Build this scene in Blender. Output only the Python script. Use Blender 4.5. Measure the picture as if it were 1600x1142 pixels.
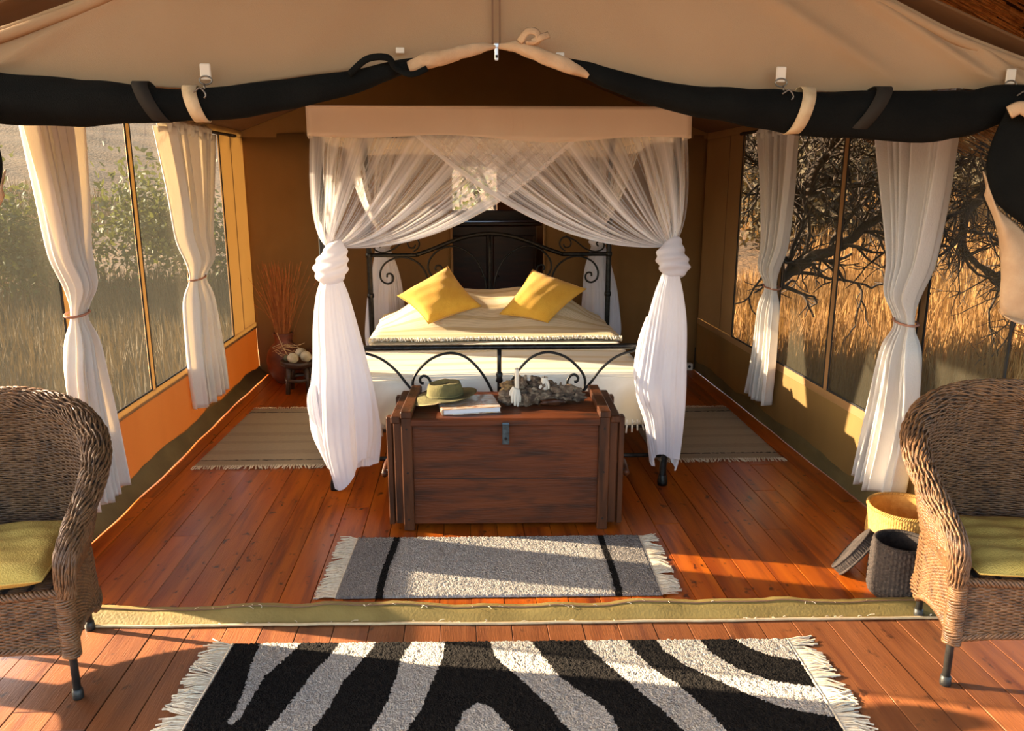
import bpy, math, random
import numpy as np
from mathutils import Vector, Matrix

random.seed(11)
rng = np.random.default_rng(11)
R = math.radians
PI = math.pi
for o in list(bpy.data.objects):
    bpy.data.objects.remove(o)
C = bpy.context.scene.collection
scene = bpy.context.scene

# ------------------------------------------------------------------ camera
CAM_H = 1.65
cam = bpy.data.cameras.new('camera')
cam.sensor_width = 36.0
cam.lens = 36.0 * 1225.0 / 1600.0
cam.clip_end = 400
camo = bpy.data.objects.new('camera', cam)
C.objects.link(camo)
camo.location = (0, 0, CAM_H)
camo.rotation_euler = (R(90 - 12.9), 0, R(-3.5))
scene.camera = camo

# ------------------------------------------------------------------ light
SUN_EL, SUN_AZ = R(15.7), R(14.5)      # azimuth: the rays run towards +X and a little towards -Y
sl = bpy.data.lights.new('sun', 'SUN')
sl.energy = 39.0
sl.color = (1.0, 0.81, 0.56)
sl.angle = R(0.55)
so = bpy.data.objects.new('sun', sl)
C.objects.link(so)
dv = Vector((math.cos(SUN_EL) * math.cos(SUN_AZ), -math.cos(SUN_EL) * math.sin(SUN_AZ), -math.sin(SUN_EL)))
so.rotation_euler = dv.to_track_quat('-Z', 'Y').to_euler()
so.location = (-20, 6, 8)

w = bpy.data.worlds.new('sky')
scene.world = w
w.use_nodes = True
wt = w.node_tree
wt.nodes.clear()
wo = wt.nodes.new('ShaderNodeOutputWorld')
wb = wt.nodes.new('ShaderNodeBackground')
sky = wt.nodes.new('ShaderNodeTexSky')
sky.sky_type = 'NISHITA'
sky.sun_disc = False
sky.sun_elevation = SUN_EL
sky.sun_rotation = math.atan2(-dv.x, -dv.y)
sky.dust_density = 3.0
wb.inputs['Strength'].default_value = 0.76
wt.links.new(sky.outputs[0], wb.inputs['Color'])
wt.links.new(wb.outputs[0], wo.inputs['Surface'])

scene.view_settings.view_transform = 'Standard'
scene.view_settings.look = 'None'
scene.view_settings.gamma = 1
scene.view_settings.exposure = 0.55
scene.view_settings.use_curve_mapping = False

# ------------------------------------------------------------------ materials
def srgb(r, g, b):
    f = lambda c: (c / 255 / 12.92) if c / 255 <= .04045 else ((c / 255 + .055) / 1.055) ** 2.4
    return (f(r), f(g), f(b), 1)

class NT:
    def __init__(self, name):
        self.m = bpy.data.materials.new(name)
        self.m.use_nodes = True
        self.t = self.m.node_tree
        self.t.nodes.clear()
        self.out = self.t.nodes.new('ShaderNodeOutputMaterial')
    def n(self, kind, **kw):
        nd = self.t.nodes.new('ShaderNode' + kind)
        for k, v in kw.items():
            setattr(nd, k, v)
        return nd
    def l(self, a, b):
        self.t.links.new(a, b)
    def coords(self, stretch=(1, 1, 1), which='Object', rnd=False):
        tc = self.n('TexCoord')
        mp = self.n('Mapping')
        mp.inputs['Scale'].default_value = stretch
        self.l(tc.outputs[which], mp.inputs['Vector'])
        if rnd:
            oi = self.n('ObjectInfo')
            mm = self.n('Math', operation='MULTIPLY')
            mm.inputs[1].default_value = 37.0
            self.l(oi.outputs['Random'], mm.inputs[0])
            cb = self.n('CombineXYZ')
            for i in range(3):
                self.l(mm.outputs[0], cb.inputs[i])
            self.l(cb.outputs[0], mp.inputs['Location'])
            self.rand = oi.outputs['Random']
        return mp.outputs[0]
    def noise(self, vec, scale, detail=4, rough=.55, lo=.35, hi=.65):
        nz = self.n('TexNoise')
        nz.inputs['Scale'].default_value = scale
        nz.inputs['Detail'].default_value = detail
        nz.inputs['Roughness'].default_value = rough
        self.l(vec, nz.inputs['Vector'])
        mr = self.n('MapRange')
        mr.inputs['From Min'].default_value = lo
        mr.inputs['From Max'].default_value = hi
        self.l(nz.outputs['Fac'], mr.inputs['Value'])
        return mr.outputs[0]
    def mix(self, fac, a, b, blend='MIX'):
        mx = self.n('Mix', data_type='RGBA', blend_type=blend)
        if isinstance(fac, (int, float)):
            mx.inputs[0].default_value = fac
        else:
            self.l(fac, mx.inputs[0])
        for v, s in ((a, mx.inputs[6]), (b, mx.inputs[7])):
            if isinstance(v, tuple):
                s.default_value = v
            else:
                self.l(v, s)
        return mx.outputs[2]

def mat(name, c1, c2=None, scale=6, stretch=(1, 1, 1), rough=.75, bump=0, bscale=150, bstretch=(1, 1, 1), metal=0,
        transl=None, tfac=0.0, coat=0, rnd=False, c3=None, s3=40, bdist=.004, sheen=0, spec=.5, knots=None):
    k = NT(name)
    vec = k.coords(stretch, rnd=rnd)
    col = c1
    if c2:
        col = k.mix(k.noise(vec, scale), c1, c2)
    if c3:
        col = k.mix(k.noise(k.coords(stretch, rnd=rnd), s3, 3, .6, .5, .72), col, c3)
    if knots:
        col = k.mix(k.noise(k.coords((1.6, 1, 1), rnd=True), 15, 2, .55, .64, .74), col, knots)
    if rnd:
        hv = k.n('HueSaturation')
        mr = k.n('MapRange')
        mr.inputs['To Min'].default_value = .82
        mr.inputs['To Max'].default_value = 1.16
        k.l(k.rand, mr.inputs['Value'])
        k.l(mr.outputs[0], hv.inputs['Value'])
        if isinstance(col, tuple):
            hv.inputs['Color'].default_value = col
        else:
            k.l(col, hv.inputs['Color'])
        col = hv.outputs[0]
    p = k.n('BsdfPrincipled')
    if isinstance(col, tuple):
        p.inputs['Base Color'].default_value = col
    else:
        k.l(col, p.inputs['Base Color'])
    p.inputs['Roughness'].default_value = rough
    p.inputs['Metallic'].default_value = metal
    p.inputs['Specular IOR Level'].default_value = spec
    p.inputs['Coat Weight'].default_value = coat
    p.inputs['Coat Roughness'].default_value = .18
    if sheen:
        p.inputs['Sheen Weight'].default_value = sheen
    if bump:
        bn = k.n('Bump')
        bn.inputs['Strength'].default_value = bump
        bn.inputs['Distance'].default_value = bdist
        k.l(k.noise(k.coords(bstretch, rnd=rnd), bscale, 2, .5, .2, .8), bn.inputs['Height'])
        k.l(bn.outputs[0], p.inputs['Normal'])
    sh = p.outputs[0]
    if transl:
        tr = k.n('BsdfTranslucent')
        tr.inputs['Color'].default_value = transl
        ms = k.n('MixShader')
        ms.inputs[0].default_value = tfac
        k.l(sh, ms.inputs[1])
        k.l(tr.outputs[0], ms.inputs[2])
        sh = ms.outputs[0]
    k.l(sh, k.out.inputs['Surface'])
    return k.m

MT = {}
MT['floor'] = mat('polished_floorboard', srgb(150, 66, 13), srgb(176, 88, 18), 2.2, (7, .5, 3), .34, .25, 30, (8, .6, 3), coat=.14, spec=.35, rnd=True,
                  c3=srgb(112, 46, 14), s3=2.6, bdist=.002, knots=srgb(70, 26, 8))
MT['deck'] = mat('deck_board', srgb(112, 62, 31), srgb(128, 74, 39), 2.2, (7, .5, 3), .45, .3, 30, (8, .6, 3), coat=.12, rnd=True,
                 c3=srgb(90, 44, 22), s3=2.4, bdist=.002, knots=srgb(66, 34, 16))
MT['canvas'] = mat('beige_canvas', srgb(184, 150, 112), srgb(170, 137, 101), 1.2, (1, 1, 1), .9, .25, 420, transl=srgb(214, 140, 70), tfac=.15)
MT['canvas_wall'] = mat('tan_wall_canvas', srgb(158, 120, 78), srgb(146, 108, 68), 1.5, (1, 1, 1), .9, .2, 300, transl=srgb(240, 208, 150), tfac=.17)
MT['canvas_dark'] = mat('brown_roof_canvas', srgb(118, 82, 48), srgb(104, 70, 40), 1.2, (1, 1, 1), .9, .2, 300)
MT['canvas_back'] = mat('brown_back_canvas', srgb(136, 98, 52), srgb(124, 88, 44), 1.4, (1, 1, 1), .9, .2, 300)
MT['skirt'] = mat('khaki_skirt_canvas', srgb(128, 100, 50), srgb(114, 88, 42), 2.0, (1, 1, .3), .85, .2, 260, transl=srgb(190, 90, 16), tfac=.03)
MT['khaki'] = mat('khaki_groundsheet', srgb(138, 118, 66), srgb(122, 102, 54), 5, (1, 1, 1), .55, .2, 90)
MT['strap'] = mat('beige_webbing', srgb(206, 178, 138), srgb(190, 160, 120), 30, rough=.85)
MT['strap_dark'] = mat('dark_brown_webbing', srgb(46, 40, 33), rough=.9, spec=.2)
MT['lining'] = mat('beige_flap_lining', srgb(196, 162, 124), srgb(182, 146, 108), 12, rough=.9, bump=.2, bscale=200)
MT['black_net'] = mat('black_rolled_mesh', srgb(17, 17, 14), srgb(10, 11, 9), 6, rough=.9, spec=.15, bump=.4, bscale=300)
MT['seam'] = mat('canvas_seam_thread', srgb(120, 88, 62), rough=.9)
MT['black_edge'] = mat('black_binding', srgb(22, 18, 14), rough=.7)
MT['iron'] = mat('worn_black_iron', srgb(30, 29, 28), srgb(52, 50, 48), 30, rough=.38, metal=.75, bump=.3, bscale=60)
MT['white_cloth'] = mat('white_curtain_cloth', srgb(238, 235, 232), srgb(230, 226, 222), 3, rough=.9, bump=.3, bscale=140, bstretch=(1, 4, .1),
                        transl=srgb(250, 234, 205), tfac=.3)
MT['cotton'] = mat('white_net_gathered', srgb(224, 222, 230), srgb(216, 213, 222), 4, rough=.9, transl=srgb(250, 244, 240), tfac=.35)
MT['valance'] = mat('cream_valance_cotton', srgb(252, 240, 220), srgb(246, 232, 210), 2, rough=.9, bump=.15, bscale=300, transl=srgb(230, 190, 140), tfac=.2)
MT['tieback'] = mat('red_brown_cord', srgb(168, 118, 96), rough=.8)
MT['yellow'] = mat('mustard_linen', srgb(218, 166, 54), srgb(206, 152, 42), 12, rough=.85, bump=.5, bscale=260, sheen=.2)
MT['olive'] = mat('olive_cotton', srgb(206, 172, 84), srgb(190, 156, 70), 14, rough=.85, bump=.5, bscale=200)
MT['wicker'] = mat('brown_wicker', srgb(128, 91, 57), srgb(98, 67, 41), 55, (1, 1, 1), .5, .3, 200, c3=srgb(74, 52, 34), s3=25)
MT['wicker_core'] = mat('dark_wicker_core', srgb(48, 33, 22), rough=.9)
MT['black_leg'] = mat('dark_metal_leg', srgb(46, 46, 44), srgb(62, 60, 56), 40, rough=.45, metal=.5)
MT['chest'] = mat('dark_stained_chest_wood', srgb(98, 47, 18), srgb(74, 34, 14), 1.6, (1, 3, 7), .5, .3, 12, (1, 4, 10), c3=srgb(50, 27, 15), s3=3.2, spec=.3)
MT['chest_v'] = mat('dark_stained_batten_wood', srgb(88, 48, 24), srgb(64, 34, 17), 1.8, (6, 4, 1), .45, .3, 12, (10, 4, 1), c3=srgb(44, 24, 14), s3=3, spec=.3)
MT['hasp'] = mat('blued_steel_hasp', srgb(78, 92, 100), srgb(56, 62, 66), 40, rough=.4, metal=.7)
MT['tan_basket'] = mat('straw_basket_weave', srgb(204, 158, 84), srgb(186, 136, 66), 40, rough=.8, bump=.3, bscale=150)
MT['dark_basket'] = mat('charcoal_basket_weave', srgb(66, 54, 47), srgb(44, 36, 32), 60, rough=.85, bump=.4, bscale=200)
MT['hat'] = mat('olive_felt_hat', srgb(112, 104, 62), srgb(90, 82, 48), 14, rough=.95, bump=.4, bscale=90)
MT['hat_in'] = mat('pale_brim_edge', srgb(178, 150, 104), rough=.9)
MT['book'] = mat('printed_book_cover', srgb(190, 150, 110), srgb(226, 214, 200), 5, (3, 6, 1), .22, c3=srgb(150, 84, 36), s3=6, coat=.5)
MT['pages'] = mat('white_paper_pages', srgb(222, 220, 224), srgb(205, 202, 206), 3, (1, 1, 200), .8)
MT['driftwood'] = mat('weathered_driftwood', srgb(118, 96, 76), srgb(62, 46, 35), 18, rough=.9, bump=.8, bscale=50, c3=srgb(166, 146, 120), s3=30, bdist=.01)
MT['bark'] = mat('pale_broken_bark', srgb(170, 136, 88), srgb(90, 66, 44), 30, rough=.9, bump=.6, bscale=60)
MT['wax'] = mat('white_candle_wax', srgb(236, 230, 216), rough=.5, transl=srgb(250, 235, 205), tfac=.3)
MT['wick'] = mat('burnt_wick', srgb(30, 24, 20), rough=.9)
MT['terracotta'] = mat('brown_fired_clay', srgb(132, 66, 36), srgb(92, 46, 28), 8, rough=.55, bump=.2, bscale=40)
MT['straw'] = mat('dry_grass_stalk', srgb(190, 110, 50), srgb(156, 84, 36), 30, rough=.9)
MT['stool'] = mat('dark_carved_wood', srgb(72, 50, 34), srgb(48, 34, 24), 12, (1, 1, 3), .5, .3, 40)
MT['stone'] = mat('pale_ostrich_egg_stone', srgb(206, 192, 160), srgb(160, 146, 116), 14, rough=.7, bump=.3, bscale=60)
MT['greenstone'] = mat('mossy_grey_stone', srgb(120, 118, 84), srgb(90, 88, 62), 20, rough=.8)
MT['twig'] = mat('pale_dry_twig', srgb(196, 160, 110), rough=.9)
MT['plastic'] = mat('white_socket_plastic', srgb(216, 208, 196), rough=.45)
MT['dark_gap'] = mat('dark_socket_hole', srgb(30, 26, 24), rough=.8)
MT['nickel'] = mat('white_metal_zip', srgb(214, 214, 218), rough=.3, metal=.4)
MT['hook'] = mat('dull_steel_hook', srgb(130, 120, 108), rough=.4, metal=.8)
MT['tab'] = mat('white_webbing_tab', srgb(222, 206, 184), rough=.8)
MT['thatch'] = mat('reed_thatch', srgb(222, 150, 74), srgb(176, 110, 50), 20, (1, 1, 1), .9, rnd=True)
MT['thatch_slab'] = mat('packed_reed_thatch', srgb(120, 74, 34), srgb(76, 46, 22), 8, (1, 12, 1), .95, .6, 30, (1, 20, 1))
MT['pole'] = mat('dark_bush_pole', srgb(58, 42, 30), srgb(36, 26, 19), 10, rough=.9, bump=.5, bscale=30)
MT['ground'] = mat('dry_savanna_soil', srgb(112, 82, 48), srgb(90, 64, 38), .6, rough=.95, bump=.6, bscale=8, c3=srgb(70, 54, 34), s3=1.2, bdist=.05)
MT['grass'] = mat('backlit_dry_grass', srgb(98, 80, 50), srgb(76, 62, 38), .5, rough=.9, transl=srgb(112, 88, 48), tfac=.15)  # darker copy for the left side: backlit shade put into the colour
MT['grass_gold'] = mat('sunlit_golden_grass', srgb(176, 134, 78), srgb(138, 100, 55), .5, rough=.9, transl=srgb(200, 145, 70), tfac=.2, c3=srgb(96, 68, 36), s3=.35)  # brighter copy for the right slope: sunlight put into the colour
MT['branch'] = mat('grey_thorn_bark', srgb(74, 60, 48), srgb(50, 40, 32), 8, rough=.95, bump=.5, bscale=20)
MT['leaf'] = mat('dusty_green_leaf', srgb(82, 88, 42), srgb(62, 70, 34), 3, rough=.7, transl=srgb(104, 106, 40), tfac=.25)
MT['leaf_dark'] = mat('shade_brown_leaf', srgb(84, 70, 42), srgb(62, 52, 32), 3, rough=.8, transl=srgb(96, 74, 36), tfac=.2)  # leaves of the added slope bushes, tinted like shaded hillside
MT['groundsheet'] = mat('dark_olive_groundsheet', srgb(104, 88, 52), srgb(88, 74, 42), 5, rough=.6, bump=.2, bscale=90)
MT['mattress'] = mat('mattress_ticking', srgb(222, 212, 196), rough=.9)
MT['dark_furn'] = mat('dark_mahogany', srgb(74, 34, 20), srgb(52, 24, 15), 3, (1, 1, 6), .45, coat=.2)
MT['fringe_w'] = mat('cream_fringe_cotton', srgb(224, 208, 182), srgb(206, 186, 158), 60, rough=.95)
MT['fringe_bed'] = mat('ivory_knotted_fringe', srgb(232, 222, 204), rough=.95)
MT['rug_black'] = mat('black_rug_wool', srgb(30, 26, 23), srgb(20, 17, 15), 60, rough=1, bump=1, bscale=160, bdist=.006, spec=.1)
MT['rug_white'] = mat('grey_white_rug_wool', srgb(176, 166, 154), srgb(156, 147, 137), 70, rough=1, bump=1, bscale=160, bdist=.006, spec=.1)
MT['rug_grey'] = mat('grey_rug_wool', srgb(144, 136, 128), srgb(128, 120, 113), 60, rough=1, bump=1, bscale=150, bdist=.006, spec=.1)
MT['rug_light'] = mat('pale_grey_rug_wool', srgb(176, 168, 158), srgb(160, 151, 142), 60, rough=1, bump=1, bscale=150, bdist=.006, spec=.1)
MT['rug_beige'] = mat('beige_flatweave', srgb(160, 144, 120), srgb(148, 133, 110), 30, (1, 14, 1), .95, .6, 200)
MT['rug_beige2'] = mat('dark_beige_flatweave', srgb(150, 134, 111), srgb(138, 123, 102), 30, (1, 14, 1), .95, .6, 200)

def cover_mat(name, a, b, stripe, per):
    k = NT(name)
    vec = k.coords((1, 1, 1))
    sx = k.n('SeparateXYZ')
    k.l(vec, sx.inputs[0])
    def wave(per_, ph=0, power=6):
        m1 = k.n('MATH' if False else 'Math', operation='MULTIPLY')
        m1.inputs[1].default_value = 2 * PI / per_
        k.l(sx.outputs['Y'], m1.inputs[0])
        s = k.n('Math', operation='SINE')
        k.l(m1.outputs[0], s.inputs[0])
        return s.outputs[0]
    mr = k.n('MapRange')
    mr.inputs['From Min'].default_value = .35
    mr.inputs['From Max'].default_value = .75
    k.l(wave(per), mr.inputs['Value'])
    base = k.mix(k.noise(k.coords((3, 60, 1)), 3), a, b)
    col = k.mix(mr.outputs[0], base, stripe)
    p = k.n('BsdfPrincipled')
    k.l(col, p.inputs['Base Color'])
    p.inputs['Roughness'].default_value = .95
    bn = k.n('Bump')
    bn.inputs['Strength'].default_value = .5
    bn.inputs['Distance'].default_value = .003
    k.l(wave(.012), bn.inputs['Height'])
    k.l(bn.outputs[0], p.inputs['Normal'])
    k.l(p.outputs[0], k.out.inputs['Surface'])
    return k.m
MT['cover'] = cover_mat('ivory_ribbed_bedcover', srgb(238, 230, 214), srgb(230, 221, 204), srgb(224, 208, 176), .16)
MT['throw'] = cover_mat('cream_striped_throw', srgb(228, 210, 176), srgb(218, 198, 162), srgb(204, 178, 134), .13)

def screen_mat(name, clear):
    # woven insect screen: open holes let light straight through, threads scatter it both ways
    k = NT(name)
    v = k.coords((1, 30, .55))
    streak = k.noise(v, 2.2, 5, .7, .3, .7)
    v2 = k.coords((1, 1, 1))
    blot = k.noise(v2, 160, 2, .6, .3, .7)
    fac = k.n('MapRange')
    fac.inputs['To Min'].default_value = clear - .12
    fac.inputs['To Max'].default_value = clear + .10
    av = k.n('Math', operation='ADD')
    k.l(streak, av.inputs[0]); k.l(blot, av.inputs[1])
    hv = k.n('Math', operation='MULTIPLY'); hv.inputs[1].default_value = .5
    k.l(av.outputs[0], hv.inputs[0])
    k.l(hv.outputs[0], fac.inputs['Value'])
    d = k.n('BsdfDiffuse'); d.inputs['Color'].default_value = srgb(86, 80, 66)
    t = k.n('BsdfTranslucent'); t.inputs['Color'].default_value = srgb(38, 37, 33)
    ms = k.n('MixShader'); ms.inputs[0].default_value = .5
    k.l(d.outputs[0], ms.inputs[1]); k.l(t.outputs[0], ms.inputs[2])
    tp = k.n('BsdfTransparent')
    mo = k.n('MixShader')
    k.l(fac.outputs[0], mo.inputs[0])
    k.l(ms.outputs[0], mo.inputs[1]); k.l(tp.outputs[0], mo.inputs[2])
    k.l(mo.outputs[0], k.out.inputs['Surface'])
    return k.m
MT['screen'] = screen_mat('dark_insect_screen', .37)

def net_mat(name):
    # mosquito netting; the vertex value "gather" says how many layers of it lie together
    k = NT(name)
    at = k.n('Attribute', attribute_name='gather')
    d = k.n('BsdfDiffuse'); d.inputs['Color'].default_value = srgb(252, 249, 250)
    t = k.n('BsdfTranslucent'); t.inputs['Color'].default_value = srgb(242, 234, 228)
    ms = k.n('MixShader'); ms.inputs[0].default_value = .32
    k.l(d.outputs[0], ms.inputs[1]); k.l(t.outputs[0], ms.inputs[2])
    tp = k.n('BsdfTransparent')
    mo = k.n('MixShader')
    k.l(at.outputs['Fac'], mo.inputs[0])
    k.l(tp.outputs[0], mo.inputs[1]); k.l(ms.outputs[0], mo.inputs[2])
    k.l(mo.outputs[0], k.out.inputs['Surface'])
    return k.m
MT['net'] = net_mat('white_mosquito_netting')

# ------------------------------------------------------------------ mesh tools
def nrm(a):
    return a / np.maximum(np.linalg.norm(a, axis=-1, keepdims=True), 1e-9)

class MB:
    """collects pieces of ONE mesh object"""
    def __init__(s):
        s.v, s.f, s.mi, s.n, s.attr = [], [], [], 0, []
    def add(s, v, f, mi=0):
        v = np.asarray(v, float).reshape(-1, 3)
        s.v.append(v)
        s.f.extend([tuple(int(i) + s.n for i in q) for q in f])
        s.mi.extend([mi] * len(f))
        s.n += len(v)
        return s
    def box(s, c, d, rz=0, bev=0, mi=0, rot=None):
        x, y, z = [q / 2 for q in d]
        b = min(bev, x * .9, y * .9, z * .9)
        if b <= 0:
            v = np.array([(sx * x, sy * y, sz * z) for sx in (-1, 1) for sy in (-1, 1) for sz in (-1, 1)], float)
            f = [(0, 1, 3, 2), (4, 6, 7, 5), (0, 4, 5, 1), (2, 3, 7, 6), (0, 2, 6, 4), (1, 5, 7, 3)]
        else:
            bm = bmesh_box(x, y, z, b)
            v, f = bm
        v = v.copy()
        if rz:
            cz, sz = math.cos(rz), math.sin(rz)
            v = np.stack([v[:, 0] * cz - v[:, 1] * sz, v[:, 0] * sz + v[:, 1] * cz, v[:, 2]], 1)
        if rot is not None:
            v = v @ np.array(rot.to_3x3()).T
        return s.add(v + np.array(c, float), f, mi)
    def tube(s, path, r, n=8, caps=True, closed=False, flat=None, mi=0, up=(0, 0, 1)):
        P = np.asarray(path, float)
        m = len(P)
        r = np.broadcast_to(np.asarray(r, float), (m,))
        T = np.roll(P, -1, 0) - np.roll(P, 1, 0)
        if not closed:
            T[0] = P[1] - P[0]
            T[-1] = P[-1] - P[-2]
        T = nrm(T)
        a = np.array(up, float)
        if abs(T[0] @ a) > .95:
            a = np.array((1.0, 0.1, 0))
        N = np.zeros_like(P)
        cur = nrm(a - T[0] * (a @ T[0]))
        N[0] = cur
        for i in range(1, m):
            cur = cur - T[i] * (cur @ T[i])
            cur = cur / max(np.linalg.norm(cur), 1e-9)
            N[i] = cur
        B = np.cross(T, N)
        th = np.arange(n) * 2 * PI / n + (PI / 4 if n == 4 else 0)
        fl = 1.0 if flat is None else flat
        ring = P[:, None] + r[:, None, None] * (np.cos(th)[None, :, None] * N[:, None] + fl * np.sin(th)[None, :, None] * B[:, None])
        f = []
        mm = m if closed else m - 1
        for i in range(mm):
            i2 = (i + 1) % m
            for j in range(n):
                j2 = (j + 1) % n
                f.append((i * n + j, i * n + j2, i2 * n + j2, i2 * n + j))
        if caps and not closed:
            f.append(tuple(range(n - 1, -1, -1)))
            f.append(tuple((m - 1) * n + j for j in range(n)))
        return s.add(ring.reshape(-1, 3), f, mi)
    def grid(s, G, cu=False, cv=False, mi=0, flip=False):
        G = np.asarray(G, float)
        p, q = G.shape[:2]
        f = []
        for i in range(p if cu else p - 1):
            i2 = (i + 1) % p
            for j in range(q if cv else q - 1):
                j2 = (j + 1) % q
                t = (i * q + j, i2 * q + j, i2 * q + j2, i * q + j2)
                f.append(t[::-1] if flip else t)
        return s.add(G.reshape(-1, 3), f, mi)
    def lathe(s, prof, n=32, c=(0, 0, 0), mi=0, rad=None):
        prof = np.asarray(prof, float)
        th = np.arange(n) * 2 * PI / n
        rr = prof[:, 0][:, None] * (np.ones(n)[None] if rad is None else rad(th)[None])
        G = np.stack([rr * np.cos(th), rr * np.sin(th), np.broadcast_to(prof[:, 1][:, None], rr.shape)], -1) + np.array(c, float)
        return s.grid(G, cv=True, mi=mi, flip=True)
    def build(s, name, m, parent=None, smooth=False, world=True, solid=0, attr=None, offset=0):
        v = np.concatenate(s.v) if s.v else np.zeros((0, 3))
        if parent is not None and world:
            v = v - np.array(root_offset(parent))
        me = bpy.data.meshes.new(name)
        me.from_pydata(v.tolist(), [], s.f)
        for q in (m if isinstance(m, (list, tuple)) else [m]):
            me.materials.append(MT[q] if isinstance(q, str) else q)
        if any(s.mi):
            me.polygons.foreach_set('material_index', s.mi)
        if smooth:
            me.polygons.foreach_set('use_smooth', [True] * len(me.polygons))
        if attr is not None:
            a = me.attributes.new(attr[0], 'FLOAT', 'POINT')
            a.data.foreach_set('value', np.asarray(attr[1], np.float32))
        me.update()
        o = bpy.data.objects.new(name, me)
        C.objects.link(o)
        if parent is not None:
            o.parent = parent
        if solid:
            md = o.modifiers.new('thickness', 'SOLIDIFY')
            md.thickness = solid
            md.offset = offset
        return o

_bb = {}
def bmesh_box(x, y, z, b):
    """box with chamfered edges"""
    v, idx = [], {}
    for sx in (-1, 1):
        for sy in (-1, 1):
            for sz in (-1, 1):
                for ax in range(3):
                    p = [sx * (x - b), sy * (y - b), sz * (z - b)]
                    p[ax] = (sx * x, sy * y, sz * z)[ax]
                    idx[(sx, sy, sz, ax)] = len(v)
                    v.append(p)
    f = []
    S = (-1, 1)
    for ax in range(3):
        o1, o2 = [k for k in range(3) if k != ax]
        for sg in S:
            q = []
            for a, c in ((-1, -1), (1, -1), (1, 1), (-1, 1)):
                k = [0, 0, 0]; k[ax] = sg; k[o1] = a; k[o2] = c
                q.append(idx[(*k, ax)])
            f.append(tuple(q))
    for ax in range(3):
        o1, o2 = [k for k in range(3) if k != ax]
        for a in S:
            for c in S:
                q = []
                for e, wh in ((-1, o1), (1, o1), (1, o2), (-1, o2)):
                    k = [0, 0, 0]; k[ax] = e; k[o1] = a; k[o2] = c
                    q.append(idx[(*k, wh)])
                f.append(tuple(q))
    for sx in S:
        for sy in S:
            for sz in S:
                f.append(tuple(idx[(sx, sy, sz, k)] for k in range(3)))
    va = np.array(v, float)
    ff = []
    for q in f:
        c = va[list(q)].mean(0)
        nn = np.cross(va[q[1]] - va[q[0]], va[q[2]] - va[q[0]])
        ff.append(q if nn @ c > 0 else q[::-1])
    return va, ff

def root_offset(o):
    t = Vector((0, 0, 0))
    while o is not None:
        t = t + o.location
        o = o.parent
    return t

def thing(name, label, cat, loc=(0, 0, 0), rz=0, group=None):
    o = bpy.data.objects.new(name, None)
    o.empty_display_size = .1
    C.objects.link(o)
    o.location = loc
    o.rotation_euler = (0, 0, rz)
    o['label'] = label
    o['category'] = cat
    if group:
        o['group'] = group
    return o

def struct(name, loc=(0, 0, 0), label=None):
    o = bpy.data.objects.new(name, None)
    C.objects.link(o)
    o.location = loc
    o['kind'] = 'structure'
    if label:
        o['label'] = label
    return o

def tag(o, label, cat, group=None):
    o['label'] = label
    o['category'] = cat
    if group:
        o['group'] = group
    return o

def kind(o, k):
    o['kind'] = k
    return o

def lab(o, t):
    o['label'] = t
    return o

def dup(root, loc, rz, label, group=None):
    r = root.copy()
    C.objects.link(r)
    r.location = loc
    r.rotation_euler = (0, 0, rz)
    r['label'] = label
    if group:
        r['group'] = group
    for ch in list(root.children):
        c = ch.copy()
        C.objects.link(c)
        c.parent = r
        for g in ch.children:
            d = g.copy()
            C.objects.link(d)
            d.parent = c
    return r

def bez(pts, n=40):
    """smooth Catmull-Rom curve through the points"""
    P = np.asarray(pts, float)
    A = np.concatenate([[2 * P[0] - P[1]], P, [2 * P[-1] - P[-2]]])
    out = []
    seg = len(P) - 1
    per = max(2, n // seg)
    for i in range(seg):
        t = np.linspace(0, 1, per, endpoint=(i == seg - 1))[:, None]
        a, b, c, d = A[i], A[i + 1], A[i + 2], A[i + 3]
        out.append(.5 * ((2 * b) + (c - a) * t + (2 * a - 5 * b + 4 * c - d) * t ** 2 + (3 * b - a - 3 * c + d) * t ** 3))
    return np.concatenate(out)

def interp(x, xs, ys):
    ys = np.asarray(ys, float)
    if ys.ndim == 1:
        return np.interp(x, xs, ys)
    return np.stack([np.interp(x, xs, ys[:, k]) for k in range(ys.shape[1])], -1)

def wob(x, seed, k=4, f=1.0):
    """smooth 1-D wobble in [-1, 1]"""
    g = np.random.default_rng(seed)
    s = np.zeros_like(np.asarray(x, float))
    for i in range(k):
        s = s + g.uniform(.5, 1) / (i + 1) * np.sin(f * (i + 1) * g.uniform(.7, 1.4) * np.asarray(x) + g.uniform(0, 6.28))
    return s / 1.6

XL, XR, YB, YF = -1.86, 2.145, 7.0, 2.84
EAVE, RIDGE_X, RIDGE_Z = 2.08, .12, 2.86

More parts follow.
